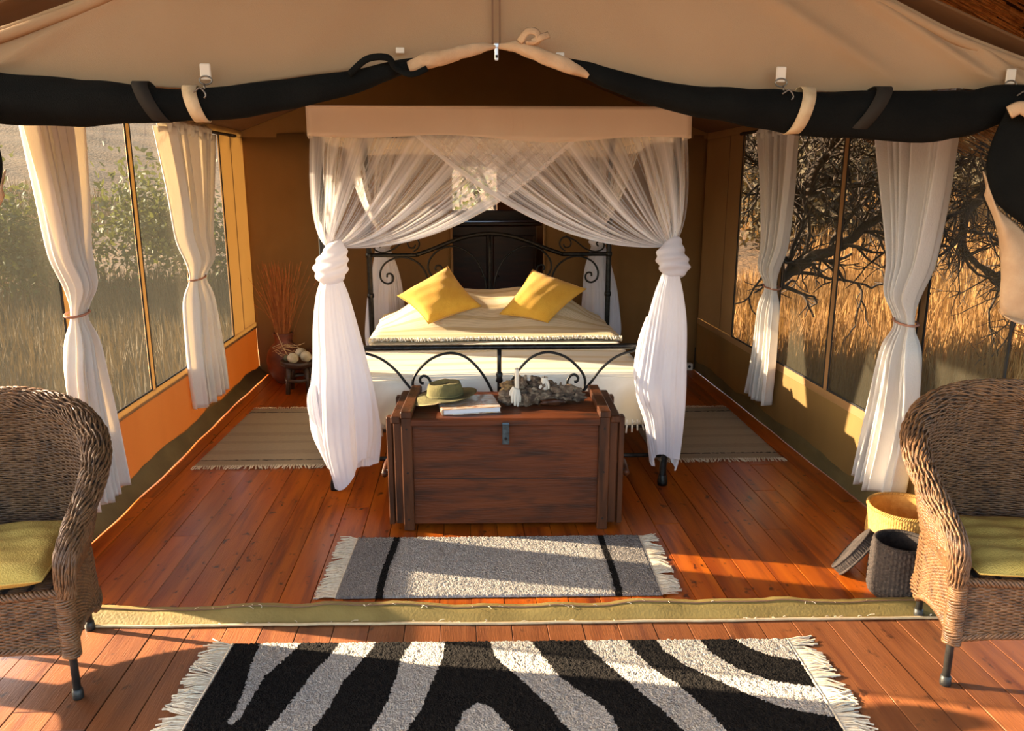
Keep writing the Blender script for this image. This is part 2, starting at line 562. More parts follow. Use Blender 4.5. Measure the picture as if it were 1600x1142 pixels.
# ------------------------------------------------------------------ floor: planks one by one
floor = struct('floor')
def plank_mesh(L, W, T):
    mb = MB()
    mb.box((0, 0, -T / 2), (W - .0022, L - .0022, T), bev=.0016)
    o = mb.build('plank', 'floor')
    me = o.data
    bpy.data.objects.remove(o)
    return me
PL = {}
def planks(parent, x0, x1, y0, y1, W, material, seed, prob):
    g = random.Random(seed)
    x = x0
    while x < x1:
        ys = [y0]
        if g.random() < prob:
            ys.append(round(g.uniform(y0 + .6, y1 - .5), 1))
        if y1 - y0 > 3 and g.random() < .5:
            ys.append(round(g.uniform(y0 + .6, y1 - .5), 1))
        ys = sorted(set(ys)) + [y1]
        for a, b in zip(ys[:-1], ys[1:]):
            L = round(b - a, 2)
            if L < .2:
                continue
            key = (L, W, material)
            if key not in PL:
                me = plank_mesh(L, W, .022)
                me.materials.clear()
                me.materials.append(MT[material])
                PL[key] = me
            o = bpy.data.objects.new('plank', PL[key])
            C.objects.link(o)
            o.parent = parent
            o.location = (x + W / 2, (a + b) / 2, g.uniform(-.0012, .0012))
        x += W
planks(floor, -1.95, 2.25, 2.82, 7.0, .131, 'floor', 3, .8)
MB().box((.15, 4.9, -.06), (4.3, 4.2, .07)).build('subfloor', 'dark_gap', floor)
floor_2 = struct('floor_deck')
planks(floor_2, -3.1, 3.4, .2, 2.82, .136, 'deck', 5, .5)
MB().box((.15, 1.5, -.06), (6.4, 2.6, .07)).build('subfloor', 'dark_gap', floor_2)
floor_3 = struct('floor_annex')
MB().box((.3, 8.05, -.03), (3.4, 2.08, .06)).build('floor_slab', 'stool', floor_3)

# canvas lip between room and deck
trim = struct('trim_1')
def sill():
    xs = np.linspace(-1.92, 2.2, 220)
    mb = MB()
    a = R(-2.5)
    c = np.array([.17, 2.79, 0])
    rows = []
    prof = [(.055, .003), (.050, .026), (.034, .040), (.008, .042), (-.02, .028), (-.05, .008), (-.06, .003), (-.02, .001)]
    w1 = wob(xs, 3, 5, 2.2)
    w2 = wob(xs, 9, 6, 5)
    w3 = wob(xs, 29, 6, 14)
    for (py, pz) in prof:
        y = py + .010 * w1 * (1 if py < 0 else .3) + .006 * w2 * (pz > .02) + .003 * w3
        z = pz * (1 + .22 * w1 + .16 * w2 + .07 * w3)
        rows.append(np.stack([c[0] + (xs - .17) * math.cos(a) - y * math.sin(a), c[1] + (xs - .17) * math.sin(a) + y * math.cos(a), np.maximum(z, .001)], 1))
    mb.grid(np.array(rows), cu=True)
    o = mb.build('folded_canvas_lip', 'khaki', trim, smooth=True)
    # dark line of stitching along the fold, and loose white threads
    st = MB()
    tz = np.array(rows[3]) + (0, -.002, .001)
    st.tube(tz[::3], .0028, 5)
    st.build('stitching', 'seam', trim)
    th = MB()
    g = random.Random(4)
    for i in range(80):
        k = g.randrange(40, 219)
        r_ = g.choice((3, 5))
        p = np.array(rows[r_][k]) + (0, -.002, .001)
        d = np.array([g.uniform(-.02, .03), g.uniform(-.012, 0), g.uniform(-.01, .012)])
        th.tube([p, p + d * .5 + (0, 0, .003), p + d], .0011, 4)
    kind(th.build('loose_thread', 'fringe_w', trim), 'stuff')
    hem = MB()
    hem.tube(np.array(rows[6])[::3] + (0, -.004, .004), .006, 6)
    hem.build('hem_cord', 'strap', trim, smooth=True)
sill()

# ------------------------------------------------------------------ tent walls
SILL_Z, HEAD_Z = .47, 2.04
def side_wall(name, X, y0, bars, yend, inward, nwin):
    """canvas side wall: skirt, frame strips and insect-screen windows. bars: Y of the upright strips."""
    wl = struct(name)
    s = inward
    # skirt with soft pleats
    ys = np.linspace(y0, YB, 160)
    zs = np.linspace(.06, SILL_Z - .03, 14)
    G = np.zeros((len(ys), len(zs), 3))
    fold = wob(ys, 21, 6, 5) * .012
    for j, z in enumerate(zs):
        t = (z - .06) / (SILL_Z - .09)
        G[:, j] = np.stack([X + s * (.012 + fold * math.sin(PI * t)), ys, np.full_like(ys, z)], 1)
    MB().grid(G).build('skirt_canvas', 'skirt', wl, smooth=True)
    # groundsheet turned up along the foot
    mb = MB()
    w1, w2 = wob(ys, 31, 5, 3), wob(ys, 37, 5, 6)
    rows = []
    gw = 1.0 if s > 0 else .5
    for px, pz in ((.085 * gw, .003), (.055 * gw, .020), (.028, .05), (.014, .078), (.006, .09)):
        rows.append(np.stack([X + s * (px + .012 * gw * w1 * (px > .01)), ys, np.maximum(.002, pz * (1 + .2 * w2))], 1))
    mb.grid(np.array(rows))
    mb.build('groundsheet_edge', 'groundsheet', wl, smooth=True)
    # strips of wall canvas round the screens
    def strip(ya, yb, za, zb, nm='canvas_strip', m='canvas_wall', th=.012, off=0):
        return MB().box((X + s * off, (ya + yb) / 2, (za + zb) / 2), (th, yb - ya, zb - za), bev=.003).build(nm, m, wl)
    strip(y0, YB, SILL_Z - .05, SILL_Z, off=.008)
    strip(y0, YB, HEAD_Z, EAVE + .02, off=.002)
    strip(yend, YB, SILL_Z, HEAD_Z, nm='canvas_panel')
    strip(yend + .30, yend + .31, SILL_Z, HEAD_Z, nm='panel_seam', m='seam', th=.004, off=.008)
    edges = [y0] + bars + [yend]
    for b in bars:
        strip(b - .024, b + .024, SILL_Z - .01, HEAD_Z + .01, off=.006, nm='window_strip')
    k = nwin
    for a, b in zip(edges[:-1], edges[1:]):
        win = struct('window_%d' % k)
        k += 1
        ya, yb = a + .024, b - (.024 if b != yend else 0)
        yy = np.linspace(ya, yb, 12)
        zz = np.linspace(SILL_Z, HEAD_Z, 12)
        Gp = np.zeros((12, 12, 3))
        for i, y in enumerate(yy):
            for j, z in enumerate(zz):
                Gp[i, j] = (X + s * .004 * math.sin(PI * i / 11) * math.sin(PI * j / 11), y, z)
        MB().grid(Gp).build('insect_screen', 'screen', win, smooth=True)
        bd = MB()
        t_ = .011
        for ya_, yb_, za_, zb_ in ((ya, yb, SILL_Z, SILL_Z + t_), (ya, yb, HEAD_Z - t_, HEAD_Z), (ya, ya + t_, SILL_Z + t_, HEAD_Z - t_), (yb - t_, yb, SILL_Z + t_, HEAD_Z - t_)):
            bd.box((X + s * .010, (ya_ + yb_) / 2, (za_ + zb_) / 2), (.006, yb_ - ya_, zb_ - za_))
        bd.build('border_binding', 'black_edge', win)
    return wl
wall_left = side_wall('wall_left', XL, 3.02, [3.74, 4.64, 5.43], 6.33, 1, 1)
wall_right = side_wall('wall_right', XR, 2.87, [3.50, 4.395, 5.19], 6.07, -1, 5)

# back wall with the doorway to the annex
wb_ = struct('wall_back')
DX0, DX1, DZ = -.105, .715, 1.86
def back_piece(x0, x1, z0, z1, nm):
    xs = np.linspace(x0, x1, max(4, int((x1 - x0) * 24)))
    zs = np.linspace(z0, z1, 10)
    G = np.zeros((len(xs), 10, 3))
    for j, z in enumerate(zs):
        y = YB - .03 * (.5 + .5 * wob(xs * 1.0, 41, 6, 7)) * np.minimum(1, (xs - x0) / .1) * np.minimum(1, (x1 - xs) / .1)
        G[:, j] = np.stack([xs, y, np.full_like(xs, z)], 1)
    return MB().grid(G).build(nm, 'canvas_back', wb_, smooth=True, solid=.01)
back_piece(XL, DX0, 0, EAVE, 'canvas_panel')
back_piece(DX1, XR, 0, EAVE, 'canvas_panel')
back_piece(DX0, DX1, DZ, EAVE, 'canvas_panel')
MB().add([(XL - .12, YB - .01, EAVE - .03), (XR + .12, YB - .01, EAVE - .03), (RIDGE_X, YB - .01, RIDGE_Z + .10)], [(0, 1, 2)]).build('gable_canvas', 'canvas_back', wb_, solid=.01)
for x in (DX0, DX1):
    MB().tube([(x, YB - .01, 0), (x, YB - .01, DZ)], .012, 6).build('doorway_hem', 'canvas_wall', wb_)

# tent roof lining
ce = struct('ceiling')
def slope(x0, z0, x1, z1, y0, y1, nm, m, sag):
    u = np.linspace(0, 1, 16)
    ys = np.linspace(y0, y1, 40)
    G = np.zeros((16, 40, 3))
    for i, t in enumerate(u):
        G[i] = np.stack([np.full(40, x0 + (x1 - x0) * t), ys, z0 + (z1 - z0) * t - sag * math.sin(PI * t) * (.5 + .5 * np.cos(ys * 3.1))], 1)
    return MB().grid(G).build(nm, m, ce, smooth=True, solid=.01)
slope(XL - .05, EAVE, RIDGE_X, RIDGE_Z, 2.86, YB + .02, 'roof_lining', 'canvas_dark', .02)
slope(RIDGE_X, RIDGE_Z, XR + .05, EAVE, 2.86, YB + .02, 'roof_lining', 'canvas_dark', .02)
MB().tube([(RIDGE_X, 2.9, RIDGE_Z - .03), (RIDGE_X, 6.95, RIDGE_Z - .03)], .02, 8).build('ridge_pole', 'pole', ce)

# annex behind the doorway (dark wash room)
an = struct('wall_annex')
AX0, AX1, AY = -1.3, 1.9, 9.0
MB().box((AX0 - .02, 8.03, 1.05), (.04, 1.98, 2.1)).build('side_canvas', 'canvas_dark', an)
MB().box((AX1 + .02, 8.03, 1.05), (.04, 1.98, 2.1)).build('side_canvas', 'canvas_dark', an)
for x0, x1, z0, z1 in ((AX0, -.24, 0, 2.1), (.38, AX1, 0, 2.1), (-.24, .38, 0, 1.36), (-.24, .38, 1.86, 2.1)):
    MB().box(((x0 + x1) / 2, AY, (z0 + z1) / 2), (x1 - x0, .03, z1 - z0)).build('rear_canvas', 'canvas_dark', an)
MB().box((.3, 8.05, 2.12), (3.3, 2.05, .03)).build('annex_roof', 'canvas_dark', an)
ws = thing('wash_cabinet', 'dark mahogany cabinet standing in the gloom beyond the doorway behind the bed', 'cabinet', (.28, 8.6, 0))
MB().box((.28, 8.62, .62), (1.0, .42, 1.24), bev=.01).build('body', 'dark_furn', ws)
MB().box((.28, 8.60, 1.26), (1.10, .50, .04), bev=.008).build('top', 'dark_furn', ws)
for x in (.03, .53):
    d = MB().box((x, 8.395, .66), (.44, .03, .96), bev=.012).build('door', 'dark_furn', ws)
    MB().lathe([(0, .0), (.012, .004), (.014, .014), (0, .022)], 10, (x + (.17 if x < .2 else -.17), 8.365, .7)).build('knob', 'hook', d)
MB().box((.28, 8.80, 1.33), (1.04, .03, .12), bev=.01).build('splashback', 'dark_furn', ws)

# front gable canvas, its lower edge scalloped by the rolled-up door flaps
GY = 2.80
bx = np.array([-2.25, -1.92, -1.622, -1.502, -1.139, -.83, -.513, -.172, .117, .345, .722, 1.076, 1.518, 1.748, 1.986, 2.30, 2.45])
bz = np.array([1.99, 2.0, 2.0, 1.997, 1.976, 1.962, 2.009, 2.048, 2.099, 2.069, 1.973, 1.971, 1.968, 1.984, 1.96, 1.955, 1.955])
tx = np.array([-2.25, -1.9, -1.481, -1.221, -.6, .10, .8, 1.45, 1.677, 1.968, 2.45])
tz = np.array([1.985, 2.00, 2.115, 2.205, 2.47, 2.76, 2.53, 2.25, 2.150, 2.055, 2.0])
wf = struct('wall_front')
def gable():
    n, m = 260, 46
    xs = np.linspace(-2.2, 2.42, n)
    zb = np.interp(xs, bx, bz)
    ztop = np.maximum(np.interp(xs, tx, tz), zb + .01)
    G = np.zeros((n, m, 3))
    for j in range(m):
        t = j / (m - 1)
        z = zb + (ztop - zb) * t
        # folds that run down from the roof edge towards the clips
        y = np.zeros(n)
        for (x0, x1, s_, a_) in ((1.85, .55, .05, .016), (1.95, .95, .05, .020), (2.05, 1.35, .045, .018), (1.5, .2, .06, .012), (-1.55, -.2, .06, .010), (-1.7, -.9, .05, .012), (-.6, .2, .08, .006)):
            # crease line from (x0, low) to (x1, high)
            zc0, zc1 = 2.0, 2.75
            xc = x0 + (x1 - x0) * (z - zc0) / (zc1 - zc0)
            y += 1.5 * a_ * np.exp(-((xs - xc) / s_) ** 2) * np.clip(t * 3, 0, 1)
        y += .006 * wob(xs + .4 * t, 77, 5, 3) + .012 * math.sin(PI * t)
        G[:, j] = np.stack([xs, GY - y, z], 1)
    MB().grid(G, flip=True).build('gable_canvas', 'canvas', wf, smooth=True, solid=.006, offset=1)
    # roof-edge hem rolls
    for off, r_, yy in ((.02, .018, -.012), (.045, .010, .005), (.035, .022, .05)):
        p = np.stack([xs[6:-6:4], np.full(len(xs[6:-6:4]), GY + yy), np.interp(xs[6:-6:4], tx, tz) + off - .02], 1)
        MB().tube(p, r_, 8).build('roof_hem', 'canvas', wf, smooth=True)
    # centre seams and zip
    for dx in (-.012, .012):
        MB().box((.117 + dx, GY - .030, 2.42), (.006, .006, .62)).build('zip_seam', 'seam', wf)
    z = MB()
    z.box((.117, GY - .05, 2.075), (.013, .006, .042), bev=.003)
    z.box((.117, GY - .05, 2.10), (.018, .010, .016), bev=.003)
    zp = z.build('zip_pull', 'nickel', wf)
    MB().lathe([(0, 0), (.004, 0), (.004, .008), (0, .008)], 8, (.117, GY - .058, 2.062)).build('zip_hole', 'dark_gap', zp)
    for x, z0 in ((-.20, 2.085), (.33, 2.075)):
        MB().box((x, GY - .035, z0), (.028, .006, .018), bev=.002).build('webbing_tab', 'tab', wf)
    for x, zc in ((-.826, 2.005), (1.078, 2.012), (1.886, 2.012)):
        t_ = MB().box((x, GY - .060, zc + .005), (.034, .008, .050), bev=.003).build('webbing_tab', 'tab', wf)
        rg = MB()
        th = np.linspace(0, 2 * PI, 15)[:-1]
        rg.tube(np.stack([x + .020 * np.cos(th), np.full(14, GY - .066), zc - .022 + .013 * np.sin(th)], 1), .0028, 6, closed=True)
        rg.build('steel_ring', 'hook', t_, smooth=True)
        hk = MB()
        hk.tube([(x, GY - .085, zc - .034), (x + .002, GY - .09, zc - .055)], .0032, 6)
        hk.tube(bez([(x - .020, GY - .135, zc - .066), (x - .008, GY - .135, zc - .058), (x, GY - .135, zc - .053), (x + .010, GY - .135, zc - .06), (x + .018, GY - .135, zc - .074), (x + .012, GY - .135, zc - .084)], 20), .0026, 6)
        hk.build('spring_hook', 'hook', t_, smooth=True)
gable()

# rolled-up black door flaps
def roll(path, rz_, name, parent, m, seed, n=20, fy=.85, per=70):
    P = bez(path, per)
    u = np.linspace(0, 1, len(P))
    r = np.interp(u, np.linspace(0, 1, len(rz_)), rz_)
    P = P + np.stack([0 * u, .006 * wob(u * 14, seed), .005 * wob(u * 20, seed + 1)], 1) * (r[:, None] / .06)
    mb = MB()
    T = nrm(np.gradient(P, axis=0))
    th = np.arange(n) * 2 * PI / n
    N = np.tile(np.array([0, 0, 1.0]), (len(P), 1))
    N = nrm(N - T * (N * T).sum(1)[:, None])
    B = np.cross(T, N)
    rr = r[:, None] * (1 + .05 * np.sin(3 * th[None] + u[:, None] * 9) + .035 * np.sin(5 * th[None] - u[:, None] * 23 + seed))
    G = P[:, None] + rr[..., None] * (np.cos(th)[None, :, None] * N[:, None] + fy * np.sin(th)[None, :, None] * B[:, None])
    mb.grid(G, cv=True, flip=True)
    a = mb.n
    mb.f.append(tuple(range(n))); mb.mi.append(0)
    mb.f.append(tuple(range((len(P) - 1) * n + n - 1, (len(P) - 1) * n - 1, -1))); mb.mi.append(0)
    return mb.build(name, m, parent, smooth=True)
def band(parent, p0, p1, r, wd, name, m, fy=.9):
    """strap wound once round the roll; p0 is its top, p1 its foot, so it runs aslant"""
    th = np.linspace(0, 2 * PI, 33)[:-1]
    c = (np.array(p0) + np.array(p1)) / 2
    ax = (np.array(p1) - np.array(p0))
    G = np.zeros((2, 32, 3))
    for k, s in enumerate((-.5, .5)):
        zz = np.cos(th)
        G[k] = np.stack([c[0] - ax[0] * .5 * zz + s * wd, c[1] + fy * r * np.sin(th) * -1, c[2] + r * zz], 1)
    return MB().grid(G, cv=True).build(name, m, parent, smooth=True, solid=.004)
RY = 2.735
fl = thing('rolled_door_flap', 'black mesh door flap rolled up under the left half of the gable', 'tent flap', (-.9, RY, 1.92), group=None)
roll([(-2.15, RY, 1.94), (-1.608, RY, 1.925), (-1.49, RY, 1.921), (-1.291, RY, 1.911), (-1.129, RY, 1.912), (-.884, RY, 1.909), (-.676, RY, 1.926), (-.509, RY, 1.95), (-.34, RY, 1.985), (-.212, RY, 2.024), (-.13, RY, 2.044)],
     [.07, .082, .080, .076, .066, .048, .052, .046, .036, .026, .014], 'mesh_roll', fl, 'black_net', 5)
lab(roll([(-.17, RY - .01, 2.030), (-.10, RY - .02, 2.048), (-.02, RY - .02, 2.068), (.06, RY - .01, 2.088), (.112, RY, 2.094)], [.016, .026, .022, .018, .006], 'lining_end', fl, 'lining', 8), 'beige rolled end beside the zip')
lab(band(fl, (-.875, RY, 1.96), (-.845, RY, 1.86), .056, .045, 'strap', 'strap'), 'beige strap round the roll')
lab(band(fl, (-1.03, RY, 1.99), (-.97, RY, 1.84), .0625, .05, 'strap', 'strap_dark'), 'dark brown strap round the roll')
lp = MB(); lp.tube(bez([(-.36, RY - .04, 2.0), (-.30, RY - .05, 2.045), (-.235, RY - .05, 2.050), (-.21, RY - .04, 2.02), (-.16, RY - .05, 2.0), (-.11, RY - .04, 2.02)], 30), .011, 8, flat=.5)
lp.build('tie_loop', 'black_net', fl, smooth=True)
fr = thing('rolled_door_flap', 'black mesh door flap rolled up under the right half of the gable', 'tent flap', (1.0, RY, 1.92))
roll([(.34, RY, 2.050), (.42, RY, 2.022), (.514, RY, 1.990), (.735, RY, 1.937), (.9, RY, 1.915), (1.049, RY, 1.904), (1.2, RY, 1.894), (1.367, RY, 1.888), (1.597, RY, 1.879), (1.734, RY, 1.893), (1.869, RY, 1.922), (2.06, RY, 1.918), (2.3, RY, 1.92)],
     [.012, .026, .034, .044, .054, .066, .072, .078, .084, .078, .066, .06, .06], 'mesh_roll', fr, 'black_net', 15)
lab(roll([(.125, RY, 2.096), (.19, RY - .015, 2.090), (.26, RY - .02, 2.066), (.34, RY - .02, 2.036), (.42, RY - .01, 2.008)], [.008, .020, .022, .024, .012], 'lining_end', fr, 'lining', 18), 'beige rolled end beside the zip')
lab(band(fr, (1.165, RY, 1.97), (1.125, RY, 1.83), .076, .045, 'strap', 'strap'), 'beige strap round the roll')
lab(band(fr, (1.43, RY, 1.98), (1.33, RY, 1.82), .079, .055, 'strap', 'strap_dark'), 'dark brown strap round the roll')
bw = MB()
bw.tube(bez([(.19, RY - .03, 2.105), (.215, RY - .04, 2.135), (.245, RY - .04, 2.132), (.25, RY - .03, 2.105), (.21, RY - .03, 2.10)], 24), .012, 8, flat=.35)
bw.tube(bez([(.23, RY - .03, 2.105), (.26, RY - .04, 2.118), (.285, RY - .03, 2.128)], 12), .011, 8, flat=.35)
lab(bw.build('tie_bow', 'lining', fr, smooth=True), 'beige bow tied at the top of the roll')

# side flaps hanging at both front corners
def hang_flap(sx, label, x0, dx):
    t = thing('hanging_tent_flap', label, 'tent flap', (x0, 2.655, 1.5))
    mx = lambda pts: [(x0 + sx * (x - x0), y, z) for x, y, z in pts]
    # black mesh face: a drooping swag
    n, m = 30, 20
    G = np.zeros((n, m, 3))
    left = bez([(1.83, 0, 1.92), (1.79, 0, 1.80), (1.785, 0, 1.70), (1.83, 0, 1.60), (1.93, 0, 1.525), (2.03, 0, 1.45), (2.12, 0, 1.40)], n)
    n = len(left)
    G = np.zeros((n, m, 3))
    for i in range(n):
        for j in range(m):
            s = j / (m - 1)
            x = left[i, 0] + (2.30 - left[i, 0]) * s
            z = left[i, 2] + (1.93 - left[i, 2]) * s * .55
            y = 2.655 - .055 * math.sin(PI * min(1, s * 1.1 + .08)) + .012 * math.sin(7 * s + i * .12)
            G[i, j] = (x0 + sx * (x - x0), y, z)
    MB().grid(G).build('mesh_face', 'black_net', t, smooth=True, solid=.012)
    # beige lining turned out below it
    up = bez([(1.785, 0, 1.70), (1.83, 0, 1.595), (1.93, 0, 1.52), (2.03, 0, 1.445), (2.12, 0, 1.39)], 28)
    lo = bez([(1.80, 0, 1.62), (1.865, 0, 1.50), (1.90, 0, 1.35), (1.925, 0, 1.20), (2.05, 0, 1.16)], 28)
    G = np.zeros((len(up), 14, 3))
    for i in range(len(up)):
        for j in range(14):
            s = j / 13
            p = up[i] * (1 - s) + lo[min(i, len(lo) - 1)] * s
            G[i, j] = (x0 + sx * (p[0] - x0), 2.670 - .05 * math.sin(PI * s) * (.3 + .7 * i / len(up)), p[2])
    lab(MB().grid(G).build('lining', 'lining', t, smooth=True, solid=.006), 'beige canvas lining turned outward')
    G = np.zeros((20, 12, 3))
    for i in range(20):
        for j in range(12):
            u, s = i / 19, j / 11
            x = 1.925 + u * .22
            z = 1.19 + s * (.04 + .16 * u) - .03 * math.sin(PI * u)
            G[i, j] = (x0 + sx * (x - x0), 2.655 + .05 * math.sin(PI * s) - .03 * (1 - s), z)
    MB().grid(G).build('lining_fold', 'lining', t, smooth=True, solid=.006)
    cord = MB()
    cord.tube(mx(bez([(1.80, 2.60, 1.885), (1.83, 2.585, 1.90), (1.88, 2.58, 1.878), (1.95, 2.58, 1.89), (2.1, 2.59, 1.93)], 24)), .022, 8, flat=.5)
    lab(cord.build('tie_end', 'lining', t, smooth=True), 'beige twisted tie at the top')
hang_flap(1, 'black mesh side flap with beige lining tied up above the right wicker chair', 1.9, 0)
hang_flap(-1, 'black side flap with beige lining just showing at the left frame edge', .165, 0)

# ------------------------------------------------------------------ thatched outer roof
tr_ = struct('thatch_roof')
TX, TZ, TE = .12, 4.35, 2.78
for sx, ex, TE in ((-1, -3.5, 2.78), (1, 5.2, 2.15)):
    u = np.linspace(0, 1, 20)
    ys = np.linspace(-.9, 10.0, 60)
    G = np.zeros((20, 60, 3))
    for i, t in enumerate(u):
        G[i] = np.stack([np.full(60, TX + (ex - TX) * t), ys, TZ + (TE - TZ) * t + .02 * wob(ys * 3 + t * 5, 5)], 1)
    MB().grid(G).build('thatch_slab', 'thatch_slab', tr_, smooth=True, solid=.18, offset=(1 if sx < 0 else -1) * -1)
    g = random.Random(30 + sx)
    sl_ = np.array([ex - TX, 0, TE - TZ]); sl_ = sl_ / np.linalg.norm(sl_)
    mb = MB()
    for i in range(3200):
        t0 = g.uniform(.3, .95)
        y0 = g.uniform(2.6, 8.6)
        p = np.array([TX + (ex - TX) * t0, y0, TZ + (TE - TZ) * t0 - g.uniform(.01, .06)])
        L = g.uniform(.35, .9)
        d = sl_ * L + np.array([0, g.uniform(-.06, .06), -g.uniform(0, .02)])
        mb.tube([p, p + d], g.uniform(.004, .009), 4, caps=False)
    kind(mb.build('reed', 'thatch', tr_), 'stuff')
    for (ya, yb) in ((-.5, -.4), (.7, .8), (2.0, 2.3), (3.35, 3.2), (4.8, 5.0), (6.6, 6.5)):
        pts = [(TX + (ex - TX) * q, ya + (yb - ya) * q, TZ + (TE - TZ) * q - .11 + .02 * math.sin(q * 9 + ya)) for q in np.linspace(.02, .99, 12)]
        MB().tube(pts, np.linspace(.05, .035, 12), 8).build('rafter', 'pole', tr_, smooth=True)
    for q in (.3, .55, .8):
        pts = [(TX + (ex - TX) * q, y, TZ + (TE - TZ) * q - .17 + .02 * math.sin(y * 2 + q * 8)) for y in np.linspace(-.8, 9.8, 14)]
        MB().tube(pts, .022, 6).build('batten', 'pole', tr_, smooth=True)

for (x, y) in ((-2.75, 2.72), (-2.9, 1.35), (-2.9, -.4)):  # unseen posts under the thatch, added to stripe the deck with shadow
    MB().tube([(x, y, -.6), (x + .02, y, 1.2), (x, y + .02, 3.05)], [.07, .065, .06], 10).build('added_shadow_post', 'pole', tr_, smooth=True)

# ------------------------------------------------------------------ ground outside
def gz(x, y):
    x = np.asarray(x, float); y = np.asarray(y, float)
    z = -.55 + .05 * np.sin(x * .7 + y * .4) + .05 * np.sin(y * .9 - x * .3)
    z = z + np.clip(x - 5.0, 0, 60) * .125 * (1 + .1 * np.sin(y * .5))
    z = z + np.clip(-x - 10, 0, 60) * .13
    z = z + np.clip(y - 12, 0, 60) * .11
    return z
gx = np.concatenate([np.linspace(-60, -8, 40), np.linspace(-7.5, 14, 80), np.linspace(15, 60, 40)])
gy = np.concatenate([np.linspace(-25, -2, 16), np.linspace(-1, 16, 70), np.linspace(17, 70, 36)])
G = np.zeros((len(gx), len(gy), 3))
for i, x in enumerate(gx):
    G[i] = np.stack([np.full(len(gy), x), gy, gz(np.full(len(gy), x), gy)], 1)
gr = MB().grid(G).build('terrain', 'ground', smooth=True)
gr['kind'] = 'structure'

def grass(name, label, boxes, n, hmin, hmax, seed, m='grass'):
    g = np.random.default_rng(seed)
    V, F = [], []
    for (x0, x1, y0, y1, share) in boxes:
        k = int(n * share)
        x = g.uniform(x0, x1, k); y = g.uniform(y0, y1, k)
        z = gz(x, y)
        h = g.uniform(hmin, hmax, k)
        for _ in range(4):
            a = g.uniform(0, 2 * PI, k); wd = g.uniform(.008, .022, k)
            lx, ly = g.normal(0, .16, k), g.normal(0, .16, k)
            bx_, by_ = x + g.normal(0, .07, k), y + g.normal(0, .07, k)
            p0 = np.stack([bx_ - wd * np.cos(a), by_ - wd * np.sin(a), z - .02], 1)
            p1 = np.stack([bx_ + wd * np.cos(a), by_ + wd * np.sin(a), z - .02], 1)
            p2 = np.stack([bx_ + lx * h, by_ + ly * h, z + h], 1)
            V.append(np.stack([p0, p1, p2], 1).reshape(-1, 3))
    V = np.concatenate(V)
    F = [(3 * i, 3 * i + 1, 3 * i + 2) for i in range(len(V) // 3)]
    mb = MB(); mb.add(V, F)
    o = mb.build(name, m)
    kind(o, 'stuff')
    o['label'] = label
    o['category'] = 'grass'
    return o
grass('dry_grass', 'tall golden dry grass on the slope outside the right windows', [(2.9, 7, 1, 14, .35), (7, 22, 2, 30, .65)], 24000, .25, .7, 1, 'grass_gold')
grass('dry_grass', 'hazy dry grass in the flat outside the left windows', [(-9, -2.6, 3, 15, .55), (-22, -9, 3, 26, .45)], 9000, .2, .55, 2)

def tree(name, label, cat, base, h, spread, seed, lean=(0, 0), leaves=0, depth=5, r0=.16, group=None, droop=.0, lr=1.0, lm='leaf'):
    g = np.random.default_rng(seed)
    t = thing(name, label, cat, base, 0, group)
    mb = MB()
    tips = []
    def grow(p, d, L, r, lv):
        n = 5
        pts = [p]
        dd = d.copy()
        for i in range(n):
            dd = dd + g.normal(0, .17, 3) + np.array([0, 0, -droop * (lv > 0)])
            dd = dd / np.linalg.norm(dd)
            pts.append(pts[-1] + dd * L / n)
        pts = np.array(pts)
        mb.tube(pts, np.linspace(r, r * .6, n + 1), 6 if lv < 2 else 4, caps=False)
        if lv >= depth:
            tips.append(pts[-1]); return
        for c in range(3 if lv < 2 else 2 + int(g.random() < .5)):
            nd = dd + g.normal(0, .55 * spread, 3)
            nd = nd / np.linalg.norm(nd)
            st = pts[-1] if c == 0 else pts[int(g.integers(2, n + 1))]
            grow(st, nd, L * g.uniform(.62, .88), r * .58, lv + 1)
        if lv >= 2:
            tips.append(pts[3])
    d0 = np.array([lean[0], lean[1], 1.0]); d0 = d0 / np.linalg.norm(d0)
    grow(np.array(base, float) - (0, 0, .1), d0, h * .34, r0, 0)
    mb.build('branches', 'branch', t, smooth=True)
    if leaves:
        tips = np.array(tips)
        k = leaves
        c = tips[g.integers(0, len(tips), k)] + g.normal(0, .22 * lr, (k, 3))
        a = g.normal(0, 1, (k, 3)); a = nrm(a) * g.uniform(.02, .05, (k, 1)) * lr
        b = g.normal(0, 1, (k, 3)); b = nrm(b) * g.uniform(.015, .03, (k, 1)) * lr
        V = np.stack([c - a, c + b, c + a, c - b], 1).reshape(-1, 3)
        mbl = MB(); mbl.add(V, [(4 * i, 4 * i + 1, 4 * i + 2, 4 * i + 3) for i in range(k)])
        kind(mbl.build('foliage', lm, t), 'stuff')
    return t
def gb(x, y):
    return (x, y, float(gz(x, y)))
